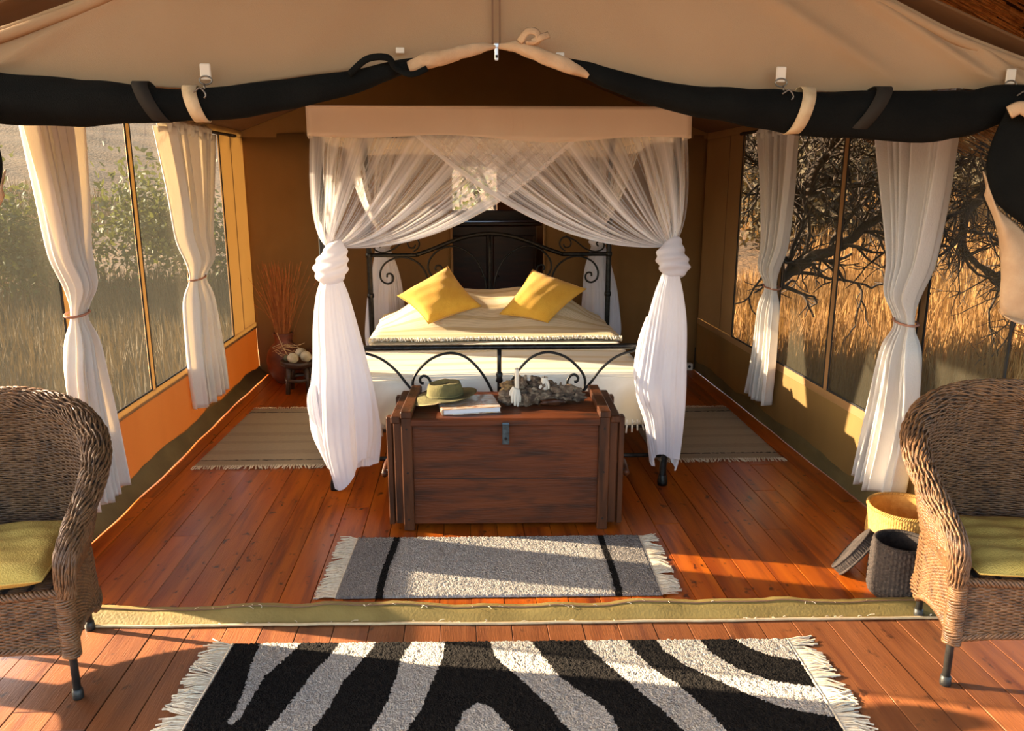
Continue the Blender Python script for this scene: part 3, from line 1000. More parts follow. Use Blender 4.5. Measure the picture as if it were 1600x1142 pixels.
def bough_tree(label, base, boughs, seed, r0):
    """a tree whose main boughs follow given lines; twigs grow off them at random"""
    g = np.random.default_rng(seed)
    t = thing('thorn_tree', label, 'tree', base)
    mb = MB()
    def twig(p, d, L, r, lv):
        pts = [p]
        dd = d
        for i in range(5):
            dd = dd + g.normal(0, .22, 3)
            dd = dd / np.linalg.norm(dd)
            pts.append(pts[-1] + dd * L / 5)
        mb.tube(pts, np.linspace(r, r * .5, 6), 4, caps=False)
        if lv < 2:
            for k in range(3):
                nd = dd + g.normal(0, .7, 3)
                twig(pts[int(g.integers(1, 6))], nd / np.linalg.norm(nd), L * g.uniform(.5, .75), r * .55, lv + 1)
    for pts, r in boughs:
        P = bez(np.array(pts, float), 60)
        P = P + np.stack([.03 * wob(np.arange(len(P)) * .3, seed), .10 * wob(np.arange(len(P)) * .12, seed + 1), .03 * wob(np.arange(len(P)) * .4, seed + 2)], 1)
        rr = np.linspace(r, r * .3, len(P))
        mb.tube(P, rr, 8)
        for k in range(int(len(P) * .5)):
            q = int(g.integers(len(P) // 5, len(P)))
            d = nrm(P[min(q + 1, len(P) - 1)] - P[q - 1]) + g.normal(0, .75, 3)
            twig(P[q], d / np.linalg.norm(d), g.uniform(.35, .9), rr[q] * .45 + .003, 0)
    mb.build('branches', 'branch', t, smooth=True)
    return t
bough_tree('bare dark thorn tree with low boughs outside the middle right window', (3.50, 8.6, -.5),
    [([(3.51, 8.6, -.6), (3.48, 8.6, .384), (3.655, 8.6, .708), (4.108, 8.5, .991), (4.414, 8.45, 1.237), (4.793, 8.4, 1.459), (5.25, 8.35, 1.584)], .085),
     ([(3.49, 8.6, .55), (3.606, 8.7, 1.309), (3.958, 8.8, 1.823), (4.084, 8.85, 2.16), (4.205, 8.9, 2.7), (4.3, 8.9, 3.3)], .06),
     ([(3.93, 8.75, 1.755), (4.411, 8.7, 1.66), (4.913, 8.6, 1.70), (5.3, 8.6, 1.9)], .035),
     ([(3.709, 8.7, 1.40), (3.46, 8.8, 1.80), (3.157, 8.9, 2.2)], .04),
     ([(3.8, 8.75, 1.6), (4.3, 9.2, 2.1), (4.9, 9.6, 2.4), (5.6, 9.8, 2.5)], .04)], 12, .1)
bough_tree('bare thorn tree behind the right front curtain and the hanging flap', (7.0, 8.4, float(gz(7.0, 8.4))),
    [([(7.0, 8.4, -.5), (6.9, 8.4, .6), (6.6, 8.4, 1.45), (5.93, 8.4, 1.79), (5.55, 8.35, 1.50), (5.38, 8.3, 1.10), (5.60, 8.2, .78), (6.0, 8.1, .55)], .075),
     ([(6.9, 8.4, .7), (6.45, 8.2, 1.016), (5.98, 8.1, .90), (5.60, 8.0, 1.091), (5.2, 7.9, 1.235)], .035),
     ([(6.62, 8.4, 1.45), (6.3, 8.5, 2.05), (5.74, 8.5, 2.10), (5.45, 8.5, 1.93)], .04),
     ([(6.75, 8.4, 1.2), (6.8, 8.6, 2.2), (6.5, 8.9, 3.0)], .045)], 19, .1)
for k_, (x_, y_, h_, sd_, lb_) in enumerate((  # dark bushes added to stand in for the shade on the far hillside
        (8.2, 17.0, 3.0, 51, 'dark thorn bush added for hillside shade, high on the slope beyond the far right window'),
        (12.5, 19.0, 3.4, 53, 'dark thorn bush added for hillside shade on the slope beyond the middle right window'),
        (14.5, 15.5, 3.0, 57, 'dark thorn bush added for hillside shade on the slope behind the right front curtain'),
        (17.0, 13.0, 3.2, 59, 'dark thorn bush added for hillside shade on the slope seen beside the hanging flap'),
        (10.2, 22.5, 3.6, 61, 'tall dark thorn bush added for hillside shade on the hilltop above the golden grass'))):
    tree('thorn_bush', lb_, 'bush', gb(x_, y_), h_, 1.5, sd_, (0, 0), 7000, 4, .07, lr=2.6, lm='leaf_dark')
tree('thorn_bush', 'pale green bush beyond the left window nearest the chair', 'bush', gb(-6.6, 8.2), 2.0, 1.4, 31, (0, 0), 5200, 4, .05, lr=1.5)
tree('thorn_bush', 'large olive bush beyond the middle left window', 'bush', gb(-8.5, 14.0), 2.6, 1.4, 37, (0, 0), 6500, 4, .06, lr=1.8)
tree('thorn_bush', 'low grey green bush beyond the far left window', 'bush', gb(-5.2, 15.2), 2.2, 1.4, 41, (0, 0), 5200, 4, .05, lr=1.8)
tree('thorn_tree', 'small leafy tree seen through the rear opening above the bed', 'tree', gb(.6, 13.6), 4.4, 1.2, 43, (0, 0), 2600, 5, .1, lr=1.5)

# ------------------------------------------------------------------ curtains
def rod(X, y0, y1, label):
    t = thing('curtain_rod', label, 'curtain rod', (X, (y0 + y1) / 2, 2.03))
    ys = np.linspace(y0, y1, 10)
    MB().tube(np.stack([np.full(10, X), ys, 2.03 + .006 * np.sin(ys * 3)], 1), .011, 8).build('pole', 'pole', t, smooth=True)
    for y in (y0 + .02, y1 - .02):
        k = MB()
        k.tube([(X, y, 2.03), (X + (.06 if X > 0 else -.06) * .8, y, 2.035)], .009, 6)
        k.build('bracket', 'black_edge', t)
rod(XL + .075, 3.06, 6.55, 'dark curtain rod along the left windows')
rod(XR - .075, 2.95, 5.95, 'dark curtain rod along the right windows')

def curtain(label, X, s, rows, tie_z, nf, seed, amp=.045):
    """rows: (z, centre Y, half width)"""
    t = thing('curtain', label, 'curtain', (X, rows[0][1], 0))
    rows = sorted(rows)
    zs = np.array([r[0] for r in rows]); cy = np.array([r[1] for r in rows]); hw = np.array([r[2] for r in rows])
    m, n = 70, 150
    zz = np.linspace(zs[0], zs[-1], m)
    P = bez(np.stack([zs, cy, hw], 1), 120)
    cyi = np.interp(zz, P[:, 0], P[:, 1]); hwi = np.interp(zz, P[:, 0], P[:, 2])
    u = np.linspace(0, 1, n)
    g = np.random.default_rng(seed)
    ph = 2 * PI * (nf * u + .35 * np.sin(2 * PI * u * 1.3 + seed))
    G = np.zeros((m, n, 3))
    for i in range(m):
        w_ = hwi[i]
        near = np.exp(-((zz[i] - tie_z) / .10) ** 2)
        a = amp * (1 - .55 * near) * min(1, w_ / .10 + .2)
        up = zz[i] > tie_z
        sk = .25 * np.sin(ph * .5 + zz[i] * 1.5)
        x = a * (np.sin(ph + sk) + .35 * np.sin(2.7 * ph + 1.2 + zz[i]))
        y = cyi[i] + w_ * (2 * u - 1) + .35 * w_ / nf * np.cos(ph)
        bot = .012 * np.sin(ph * .5 + seed) * (i == 0)
        # belly of the cloth just above the tie
        belly = .03 * np.exp(-((zz[i] - tie_z - .12) / .10) ** 2)
        G[i] = np.stack([X + s * (x + belly), y, zz[i] + bot], 1)
    MB().grid(G).build('cloth', 'white_cloth', t, smooth=True, solid=.0025)
    # gathered heading over the rod
    hd = MB()
    yt = np.linspace(cy[-1] - hw[-1], cy[-1] + hw[-1], 80)
    rows_ = []
    for k_, (dx, dz) in enumerate(((-.028, -.03), (-.034, .02), (0, .052), (.034, .025), (.030, -.035))):
        rows_.append(np.stack([X + dx + .010 * np.sin(yt * 90 + k_), yt, zs[-1] + dz + .008 * np.sin(yt * 60 + k_ * 2)], 1))
    hd.grid(np.array(rows_))
    hd.build('heading', 'white_cloth', t, smooth=True, solid=.0025)
    yc, wc = float(np.interp(tie_z, zz, cyi)), float(np.interp(tie_z, zz, hwi))
    th = np.linspace(0, 2 * PI, 25)[:-1]
    tb = MB()
    tb.tube(np.stack([X + .046 * np.cos(th), yc + (wc + .008) * np.sin(th), tie_z + .008 * np.sin(th)], 1), .006, 6, closed=True)
    lab(tb.build('tieback', 'tieback', t, smooth=True), 'red brown tie cord')
    return t
CG = None
curtain('white tied curtain on the left windows, partly behind the left wicker chair', XL + .085, 1,
        [(2.0, 3.65, .27), (1.62, 3.67, .20), (1.34, 3.67, .135), (1.08, 3.677, .062), (.95, 3.68, .10), (.80, 3.675, .140), (.5, 3.70, .175), (.15, 3.74, .185)], 1.08, 6, 3)
curtain('white tied curtain on the left windows near the far corner', XL + .085, 1,
        [(2.0, 5.40, .42), (1.61, 5.39, .29), (1.25, 5.36, .19), (1.055, 5.345, .10), (.92, 5.35, .16), (.5, 5.40, .245), (.20, 5.44, .26)], 1.055, 6, 5)
curtain('white tied curtain on the right windows, beside the right wicker chair', XR - .085, -1,
        [(2.0, 3.60, .30), (1.62, 3.54, .21), (1.33, 3.51, .13), (1.03, 3.50, .062), (.88, 3.51, .11), (.55, 3.53, .165), (.15, 3.60, .185)], 1.03, 6, 7)
curtain('white tied curtain on the right windows near the far corner', XR - .085, -1,
        [(2.0, 5.19, .32), (1.61, 5.13, .235), (1.2, 5.12, .155), (.99, 5.13, .08), (.85, 5.15, .13), (.49, 5.175, .16), (.19, 5.23, .20)], .99, 5, 9)

# ------------------------------------------------------------------ four-poster bed
BX0, BX1, BYF, BYB = -.745, 1.125, 4.14, 6.25
FY0, FY1 = 4.160, 4.122                 # the foot runs very slightly askew
bed = thing('four_poster_bed', 'black wrought iron four-poster bed with scrolled head and foot', 'bed', (.2, 5.2, 0))
def post(x, y, top):
    mb = MB()
    mb.tube([(x, y, .03), (x, y, top)], .021, 8)
    p = mb.build('post', 'iron', bed)
    MB().lathe([(0, 0), (.028, 0), (.03, .02), (.026, .05), (.022, .06)], 12, (x, y, 0)).build('foot_cap', 'iron', p, smooth=True)
    for z in (.80, 1.12):
        MB().lathe([(.021, -.02), (.027, -.012), (.027, .012), (.021, .02)], 12, (x, y, z)).build('collar', 'iron', p, smooth=True)
HX0, HX1 = -.742, 1.158
posts = [(BX0 + .015, FY0), (BX1 - .02, FY1), (HX0, BYB), (HX1, BYB)]
for x, y in posts:
    post(x, y, 2.02)
def arc_len_spiral(c, r0, r1, a0, a1, n=36):
    a = np.linspace(a0, a1, n)
    r = np.linspace(r0, r1, n)
    return np.stack([c[0] + r * np.cos(a), c[1] + r * np.sin(a)], 1)
def iron_curve(pts2, Y, name, r=.0075, n=70, raw=False):
    P = np.asarray(pts2, float) if raw else bez(np.asarray(pts2, float), n)
    yv = (np.full(len(P), Y) if np.isscalar(Y) else Y[0] + (P[:, 0] - BX0) / (BX1 - BX0) * (Y[1] - Y[0]))
    mb = MB()
    mb.tube(np.stack([P[:, 0], yv, P[:, 1]], 1), r, 6)
    return mb.build(name, 'iron', bed, smooth=True)
FYs = (FY0, FY1)
# footboard
iron_curve([(BX0 + .02, .802), (BX1 - .02, .802)], FYs, 'foot_rail', .016, 8)
iron_curve([(BX0 + .02, .178), (BX1 - .02, .178)], FYs, 'lower_rail', .013, 8)
iron_curve([(.184, .79), (.184, .30)], FYs, 'centre_bar', .012, 8)
MB().lathe([(.012, -.03), (.02, -.02), (.016, 0), (.02, .02), (.012, .03)], 12, (.184, 4.141, .635)).build('collar', 'iron', bed, smooth=True)
for s in (-1, 1):
    cx = .184
    def q(dx, z): return (cx + s * dx, z)
    big = [q(.030, .53), q(.06, .60), q(.11, .68), q(.18, .748), q(.265, .772), q(.36, .745), q(.435, .68), q(.468, .62), q(.462, .565), q(.43, .545), q(.395, .565), q(.372, .60), q(.385, .635), q(.41, .647), q(.43, .63), q(.425, .608), q(.41, .605)]
    iron_curve(big, FYs, 'scroll', .0075, 120)
    iron_curve([q(.455, .545), q(.50, .60), q(.56, .68), q(.64, .745), q(.74, .778), q(.86, .785)], FYs, 'scroll', .0075, 50)
    iron_curve([q(.455, .56), q(.455, .40), q(.455, .19)], FYs, 'scroll_stem', .007, 20)
# headboard
HC = .207
hY = BYB
iron_curve([(HX0, 1.12), (HC - .60, 1.12), (HC - .57, 1.124), (HC - .45, 1.165), (HC - .30, 1.225), (HC - .15, 1.268), (HC, 1.284), (HC + .15, 1.268), (HC + .30, 1.225), (HC + .45, 1.165), (HC + .57, 1.124), (HC + .60, 1.12), (HX1, 1.12)], hY, 'head_rail', .016, 120)
iron_curve([(HC, 1.275), (HC, .45)], hY, 'centre_bar', .011, 8)
iron_curve([(HX0, .42), (HX1, .42)], hY, 'lower_rail', .014, 8)
for s in (-1, 1):
    def q(dx, z): return (HC + s * dx, z)
    iron_curve([q(.02, .55), q(.03, .85), q(.06, .98), q(.12, 1.09), q(.20, 1.155), q(.29, 1.185), q(.39, 1.165), q(.465, 1.10), q(.49, 1.03), q(.47, .965), q(.43, .945), q(.39, .965), q(.375, 1.0), q(.39, 1.03), q(.42, 1.035), q(.435, 1.01), q(.42, .995)], hY, 'scroll', .0075, 130)
    iron_curve([q(.49, .90), q(.51, .98), q(.56, 1.05), q(.64, 1.095), q(.73, 1.10), q(.82, 1.06), q(.865, .99), q(.86, .925), q(.82, .895), q(.78, .905), q(.765, .94), q(.78, .97), q(.81, .97), q(.815, .945)], hY, 'scroll', .0075, 120)
    iron_curve([q(.585, 1.20), q(.60, 1.175), q(.635, 1.18), q(.645, 1.215), q(.62, 1.25), q(.58, 1.25), q(.555, 1.215), q(.565, 1.175), q(.60, 1.145)], hY, 'scroll', .006, 70)
    iron_curve([q(.60, 1.265), q(.68, 1.225), q(.76, 1.165), q(.84, 1.14), q(.90, 1.16), q(.91, 1.20), q(.88, 1.225), q(.85, 1.205), q(.865, 1.18)], hY, 'scroll', .0065, 80)
# side rails, canopy frame, slats base
for x0, x1 in (((BX0 + .015, FY0), (HX0, BYB)), ((BX1 - .02, FY1), (HX1, BYB))):
    MB().tube([(x0[0], x0[1], .30), (x1[0], x1[1], .30)], .016, 8).build('side_rail', 'iron', bed)
    MB().tube([(x0[0], x0[1], 2.015), (x1[0], x1[1], 2.015)], .013, 8).build('canopy_rail', 'iron', bed)
MB().tube([(posts[0][0], posts[0][1], 2.015), (posts[1][0], posts[1][1], 2.015)], .013, 8).build('canopy_rail', 'iron', bed)
MB().tube([(HX0, BYB, 2.015), (HX1, BYB, 2.015)], .013, 8).build('canopy_rail', 'iron', bed)
MB().box((.2, 5.22, .335), (1.78, 1.98, .07), bev=.01).build('slat_base', 'stool', bed)
mt = MB().box((.205, 5.21, .495), (1.66, 1.90, .25), bev=.05).build('mattress', 'mattress')
tag(mt, 'pale mattress hidden under the ivory bedcover', 'mattress')

# bedcover: hangs over the foot and both sides
def bedcover():
    hwx, cx = .855, .205
    yf, yb = 4.235, 6.19
    top, drop, rad = .640, .29, .05
    A = np.linspace(-(hwx + drop), hwx + drop, 150)
    Bv = np.linspace(-(drop), yb - yf, 150)
    def roundover(d):
        # d<0 inside; returns (outward offset, drop)
        L = rad * PI / 2
        if d <= -rad: return d, 0
        e = d + rad
        if e < L:
            a = e / rad
            return -rad + rad * math.sin(a), rad * (1 - math.cos(a))
        return 0.0, rad + (e - L)
    G = np.zeros((len(A), len(Bv), 3))
    for i, a in enumerate(A):
        da = abs(a) - hwx
        ox, dz1 = roundover(da)
        x = math.copysign(hwx + ox, a)
        for j, b in enumerate(Bv):
            oy, dz2 = roundover(-b)
            y = yf - oy
            hz = max(dz1, dz2)
            flare = .02 * max(0, hz - .05) / .25
            px = cx + x + math.copysign(flare * (dz1 > .05), a)
            py = y - flare * (dz2 > .05)
            z = top - hz
            if hz > .04:
                py += .006 * math.sin(a * 26 + 1.3 * math.sin(a * 7)) * (dz2 > .04) * min(1, hz / .2)
                px += .006 * math.sin(y * 26) * (dz1 > .04) * min(1, hz / .2)
            else:
                z += .008 * math.sin(a * 4 + 1) * math.sin(y * 3) + .004 * math.sin(y * 21 + a * 2) - .012
            G[i, j] = (px, py, z)
    o = MB().grid(G, flip=True).build('bedcover', 'cover', None, smooth=True, solid=.008, offset=1)
    tag(o, 'ivory ribbed bedcover hanging over the foot of the bed', 'bedcover')
    # knotted fringe along the foot
    g = random.Random(3)
    fr_ = MB()
    x = cx - hwx
    zb = top - drop
    while x < cx + hwx:
        y = 4.215
        L = g.uniform(.05, .07)
        fr_.tube([(x, y, zb + .01), (x + g.uniform(-.004, .004), y - .004, zb - .018)], .006, 5)
        fr_.tube([(x, y - .004, zb - .02), (x + g.uniform(-.012, .012), y - .008, zb - L)], .0055, 5)
        fr_.tube([(x, y - .002, zb - .016), (x + .015, y - .002, zb + .002)], .003, 4)
        x += .030
    kind(fr_.build('fringe', 'fringe_bed', o, smooth=True), 'stuff')
bedcover()

# striped throw over the pillows
def throw():
    x0, x1, y0, y1 = -.64, 1.06, 5.16, 6.17
    n, m = 110, 80
    G = np.zeros((n, m, 3))
    for i in range(n):
        u = i / (n - 1)
        x = x0 + (x1 - x0) * u
        e = min(u, 1 - u) / .26
        e = min(1, e); es = e * e * (3 - 2 * e)
        dip = 1 - .12 * math.exp(-((u - .5) / .10) ** 2)
        for j in range(m):
            v = j / (m - 1)
            y = y0 + (y1 - y0) * v + .012 * math.sin(u * 17) * (1 - v)
            s = max(0, min(1, (v - .10) / .55)); s = s * s * (3 - 2 * s)
            h = .030 + .215 * s * es * dip
            tail = max(0, (v - .93) / .07)
            z = .630 + h - .08 * tail ** 2 * es
            z += .006 * math.sin(v * 26 + 3 * u) * s + .007 * wob(np.array([u * 18 + v * 4]), 5)[0] * s
            if v < .04: z -= .012 * (1 - v / .04)
            if min(u, 1 - u) < .03: z -= .018 * (1 - min(u, 1 - u) / .03)
            G[i, j] = (x, y, z)
    o = MB().grid(G, flip=True).build('striped_throw', 'throw', None, smooth=True, solid=.012, offset=0)
    tag(o, 'cream striped throw over the pillows at the head of the bed', 'throw')
    g = random.Random(8)
    f = MB()
    for i in range(150):
        u = (i + .5) / 150
        x = x0 + (x1 - x0) * u
        y = y0 + .012 * math.sin(u * 17)
        f.tube([(x, y + .006, .658), (x + g.uniform(-.006, .006), y - .012, .662 + g.uniform(-.004, .006)), (x + g.uniform(-.012, .012), y - .028, .645 + g.uniform(-.002, .006))], .0042, 4)
    kind(f.build('fringe', 'fringe_bed', o, smooth=True), 'stuff')
throw()

def cushion(name, label, corners, thick, m, lift=(0, 0, 0), n=26, seed=1):
    c = np.array(corners, float) + np.array(lift)
    ctr = c.mean(0)
    t = thing(name, label, 'cushion', tuple(ctr))
    nr = np.cross(c[1] - c[3], c[0] - c[2]); nr = nr / np.linalg.norm(nr)
    if nr[2] < 0: nr = -nr
    mb = MB()
    for sg in (1, -1):
        G = np.zeros((n, n, 3))
        for i in range(n):
            for j in range(n):
                u, v = i / (n - 1), j / (n - 1)
                a, b = 2 * u - 1, 2 * v - 1
                # edges pulled in between the corners
                pa = a * (1 - .10 * (1 - b * b) * abs(a))
                pb = b * (1 - .10 * (1 - a * a) * abs(b))
                U, V = (pa + 1) / 2, (pb + 1) / 2
                p = c[0] * (1 - U) * (1 - V) + c[1] * U * (1 - V) + c[2] * U * V + c[3] * (1 - U) * V
                h = thick * (max(0, (1 - a ** 2)) * max(0, (1 - b ** 2))) ** .42
                wr = .0022 * math.sin(5 * a + 3 * b + seed) * (1 - a * a) + .0012 * math.sin(13 * b - 3 * a + seed)
                G[i, j] = p + nr * (sg * h + (wr if sg > 0 and h > .01 else 0))
        mb.grid(G, flip=(sg < 0))
    mb.build('cover', m, t, smooth=True)
    e = MB()
    ring = []
    for k in range(4):
        p, q_ = c[k], c[(k + 1) % 4]
        for s in np.linspace(0, 1, 12, endpoint=False):
            b = 1 - .05 * 2 * (1 - (2 * s - 1) ** 2)
            ring.append(ctr + ((p * (1 - s) + q_ * s) - ctr) * b)
    e.tube(ring, .004, 5, closed=True)
    e.build('piping', m, t, smooth=True)
    return t
cushion('yellow_cushion', 'mustard yellow square cushion standing on its corner at the left of the bed', [[-.473, 5.60, .860], [-.118, 5.81, 1.045], [.119, 5.52, .79], [-.25, 5.40, .690]], .085, 'yellow', (0, -.02, .03), seed=1)
cushion('yellow_cushion', 'mustard yellow square cushion with a sunlit patch, at the right of the bed', [[.244, 5.47, .74], [.505, 5.78, 1.02], [.882, 5.64, .893], [.579, 5.40, .69]], .085, 'yellow', (0, -.02, .03), seed=4)

# ------------------------------------------------------------------ mosquito net
net = thing('mosquito_net', 'white mosquito net draped from the bed canopy and knotted at the posts', 'mosquito net', (.2, 5.2, 2.05))
VX0, VX1, VYF, VYB = -.765, 1.150, 4.072, 6.29
VZ0, VZ1 = 1.884, 2.036
def valance():
    mb = MB()
    pts = []
    for a, b in (((VX0, VYF + .02), (VX1, VYF - .02)), ((VX1, VYF - .02), (HX1 + .03, VYB)), ((HX1 + .03, VYB), (HX0 - .03, VYB)), ((HX0 - .03, VYB), (VX0, VYF + .02))):
        for s in np.linspace(0, 1, 60, endpoint=False):
            pts.append((a[0] + (b[0] - a[0]) * s, a[1] + (b[1] - a[1]) * s))
    P = np.array(pts)
    ctr = P.mean(0)
    d = nrm(P - ctr)
    k = np.arange(len(P))
    G = np.zeros((9, len(P), 3))
    for i in range(9):
        t = i / 8
        w_ = (.006 * np.sin(k * .35 + .6 * np.sin(k * .11)) + .004 * np.sin(k * 1.1)) * t
        G[i, :, :2] = P + d * w_[:, None]
        G[i, :, 2] = VZ1 - (VZ1 - VZ0) * t + (.010 * np.sin(k * .09 + 1) if True else 0) * t - .012 * (t > .9) * np.sin(k * .21)
    mb.grid(G, cv=True, flip=True)
    o = mb.build('valance', 'valance', net, smooth=True, solid=.003)
    lab(o, 'cream cotton valance band round the top')
    for x in (.02, .05, .25, .30):
        MB().tube([(x, VYF - .008, VZ1 - .01), (x + .006, VYF - .010, VZ0 + .01)], .0012, 4).build('seam', 'valance', o)
    tp = MB().box(((VX0 + VX1) / 2, (VYF + VYB) / 2, VZ1 - .005), (VX1 - VX0, VYB - VYF, .004)).build('top_sheet', 'valance', net)
valance()

def net_panel(top0, top1, knot, ctrl0, ctrl1, nf, seed, depth_axis, amp=.020, base=.36, hem=True, P=420, Q=44, po=1.2, name='net_panel'):
    g = np.random.default_rng(seed)
    s = np.linspace(0, 1, P)
    t = np.linspace(0, 1, Q)
    top0, top1, knot, ctrl0, ctrl1 = [np.array(q, float) for q in (top0, top1, knot, ctrl0, ctrl1)]
    T = top0 + (top1 - top0) * s[:, None]
    K = knot + (s[:, None] - .5) * np.array([.03, .02, 0])
    Cc = ctrl0 + (ctrl1 - ctrl0) * (s[:, None] ** po)
    # irregular pleats across the panel
    str_ = np.zeros(P)
    for k in range(5):
        f = nf * (.6 + .75 * k)
        str_ += np.sin(2 * PI * f * s + g.uniform(0, 6.28) + 1.2 * np.sin(2 * PI * s * g.uniform(1, 3))) / (1 + .35 * k)
    str_ = str_ / 2.2
    fine = g.normal(0, 1, P); fine = np.convolve(fine, [.25, .5, .25], 'same')
    G = np.zeros((P, Q, 3)); A = np.zeros((P, Q))
    for j, tt in enumerate(t):
        B = (1 - tt) ** 2 * T + 2 * tt * (1 - tt) * Cc + tt ** 2 * K
        off = amp * str_ * (4 * tt * (1 - tt)) ** .6 * (.6 + .4 * tt)
        B = B + off[:, None] * np.array(depth_axis)
        G[:, j] = B
        dens = base + (.97 - base) * tt ** 2.4
        dens = dens + (.55 * np.clip(str_, -.7, 1) + .20 * fine) * min(1, .22 + tt * 1.9) * (1 - tt ** 4)
        if hem:
            hw_ = .018 + .085 * tt
            dens = np.where(s > 1 - hw_, np.maximum(dens, .72 + .2 * tt), dens)
        A[:, j] = np.clip(dens, .12, .98)
    return MB().grid(G).build(name, 'net', net, smooth=True, attr=('gather', A.reshape(-1)))
KL, KR = (-.672, 4.07, 1.345), (1.075, 4.045, 1.345)
KBL, KBR = (-.66, 6.31, 1.30), (1.07, 6.31, 1.30)
zt = VZ0 + .04
net_panel((VX0 + .01, 4.118, zt), (.63, 4.095, zt), KL, (-.80, 4.10, 1.40), (-.02, 4.06, 1.285), 9, 3, (0, 1, .15))
net_panel((VX1 - .01, 4.085, zt), (-.27, 4.112, zt), KR, (1.20, 4.08, 1.40), (.42, 4.03, 1.285), 9, 7, (0, 1, .15))
net_panel((VX0 + .005, 4.15, zt), (-.755, 5.25, zt), KL, (-.79, 4.13, 1.45), (-.74, 4.6, 1.40), 7, 13, (1, 0, 0), base=.28)
net_panel((VX1 - .005, 4.13, zt), (1.15, 5.25, zt), KR, (1.17, 4.10, 1.45), (1.13, 4.6, 1.40), 7, 17, (1, 0, 0), base=.28)
net_panel((-.76, 6.27, zt), (-.755, 5.15, zt), KBL, (-.75, 6.25, 1.5), (-.72, 5.7, 1.45), 7, 23, (1, 0, 0), base=.28)
net_panel((1.17, 6.27, zt), (1.15, 5.15, zt), KBR, (1.16, 6.25, 1.5), (1.12, 5.7, 1.45), 7, 27, (1, 0, 0), base=.28)
net_panel((-.76, 6.28, zt), (.42, 6.28, zt), KBL, (-.74, 6.29, 1.5), (-.30, 6.30, 1.42), 8, 33, (0, 1, 0), base=.36)
net_panel((1.17, 6.28, zt), (.02, 6.28, zt), KBR, (1.15, 6.29, 1.5), (.72, 6.30, 1.42), 8, 37, (0, 1, 0), base=.36)

def knot(c, r, h, seed):
    n, m = 48, 40
    th = np.arange(n) * 2 * PI / n
    G = np.zeros((m, n, 3))
    for i in range(m):
        v = i / (m - 1)
        prof = (math.sin(PI * (.06 + .88 * v))) ** .5 * (.82 + .32 * v)
        wrap = .07 * np.sin(2 * PI * v * 4.2 + 1.2 * np.sin(th + seed)) + .05 * np.sin(3 * th + v * 8 + seed)
        rr = r * prof * (1 + wrap)
        tw = .012 * math.sin(v * 5 + seed)
        G[i] = np.stack([c[0] + tw + rr * np.cos(th) * (1 + .10 * v), c[1] + .85 * rr * np.sin(th), np.full(n, c[2] + h / 2 - h * v) + .012 * np.sin(th + seed)], 1)
    mb = MB().grid(G, cv=True)
    mb.f.append(tuple(range(n))); mb.mi.append(0)
    return mb.build('knot', 'cotton', net, smooth=True)
def tail(rows, nf, seed, hemamp=.05, depth=.55, name='tail', tilt=0):
    """rows: (z, centre x, centre y, half width), a gathered hanging length of netting"""
    rows = sorted(rows)
    A = np.array(rows)
    P = bez(A, 100)
    m, n = 90, 140
    zz = np.linspace(A[0, 0], A[-1, 0], m)
    th = np.arange(n) * 2 * PI / n
    G = np.zeros((m, n, 3))
    hem_off = hemamp * (np.sin(2 * th + seed) + .6 * np.sin(3 * th + 2 * seed))
    for i, z in enumerate(zz):
        cx, cy, hw_ = [np.interp(z, P[:, 0], P[:, k]) for k in (1, 2, 3)]
        t = (zz[-1] - z) / (zz[-1] - zz[0])
        f = 1 + (.16 * np.sin(nf * th + seed + .8 * math.sin(3 * t)) + .10 * np.sin((nf * 2 + 1) * th + t * 2.0) + .04 * np.sin(31 * th)) * (.35 + .65 * t)
        hem_ = hem_off * max(0, (t - .55) / .45) ** 1.5
        G[i] = np.stack([cx + hw_ * f * np.cos(th), cy + depth * hw_ * f * np.sin(th), z + hem_ + tilt * np.cos(th) * max(0, (t - .5) / .5)], 1)
    return MB().grid(G, cv=True, flip=True).build(name, 'cotton', net, smooth=True)
knot((-.668, 4.055, 1.27), .082, .21, 1)
tail([(1.20, -.675, 4.05, .045), (1.10, -.675, 4.05, .078), (.95, -.668, 4.05, .105), (.75, -.652, 4.05, .130), (.55, -.645, 4.05, .155), (.35, -.640, 4.05, .160), (.16, -.625, 4.05, .125)], 4, 2.2, .055, tilt=.02)
lab(tail([(.70, -.755, 4.05, .03), (.58, -.785, 4.04, .045), (.45, -.770, 4.03, .05), (.37, -.745, 4.03, .035)], 3, 1.2, .03, name='loose_flap'), 'loose side flap catching the sun')
knot((1.085, 4.03, 1.285), .078, .20, 3)
tail([(1.22, 1.075, 4.03, .04), (1.10, 1.07, 4.03, .075), (.95, 1.065, 4.03, .105), (.75, 1.055, 4.03, .125), (.58, 1.05, 4.03, .135), (.40, 1.075, 4.03, .105), (.19, 1.09, 4.03, .075)], 4, 4.4, .05, tilt=-.02)
lab(tail([(.98, .985, 4.02, .03), (.85, .965, 4.02, .045), (.70, .955, 4.02, .05), (.60, .96, 4.02, .04)], 3, 5.0, .03, name='loose_flap'), 'short loose flap at the left of the tail')
knot((-.645, 6.33, 1.25), .07, .18, 5)
tail([(1.19, -.645, 6.33, .05), (1.0, -.63, 6.33, .095), (.8, -.635, 6.33, .125), (.5, -.64, 6.33, .14), (.35, -.64, 6.33, .13)], 4, 6.1, .04)
knot((1.085, 6.33, 1.25), .07, .18, 6)
tail([(1.19, 1.085, 6.33, .05), (1.0, 1.09, 6.33, .10), (.8, 1.11, 6.33, .125), (.5, 1.12, 6.33, .14), (.35, 1.12, 6.33, .13)], 4, 7.7, .04)

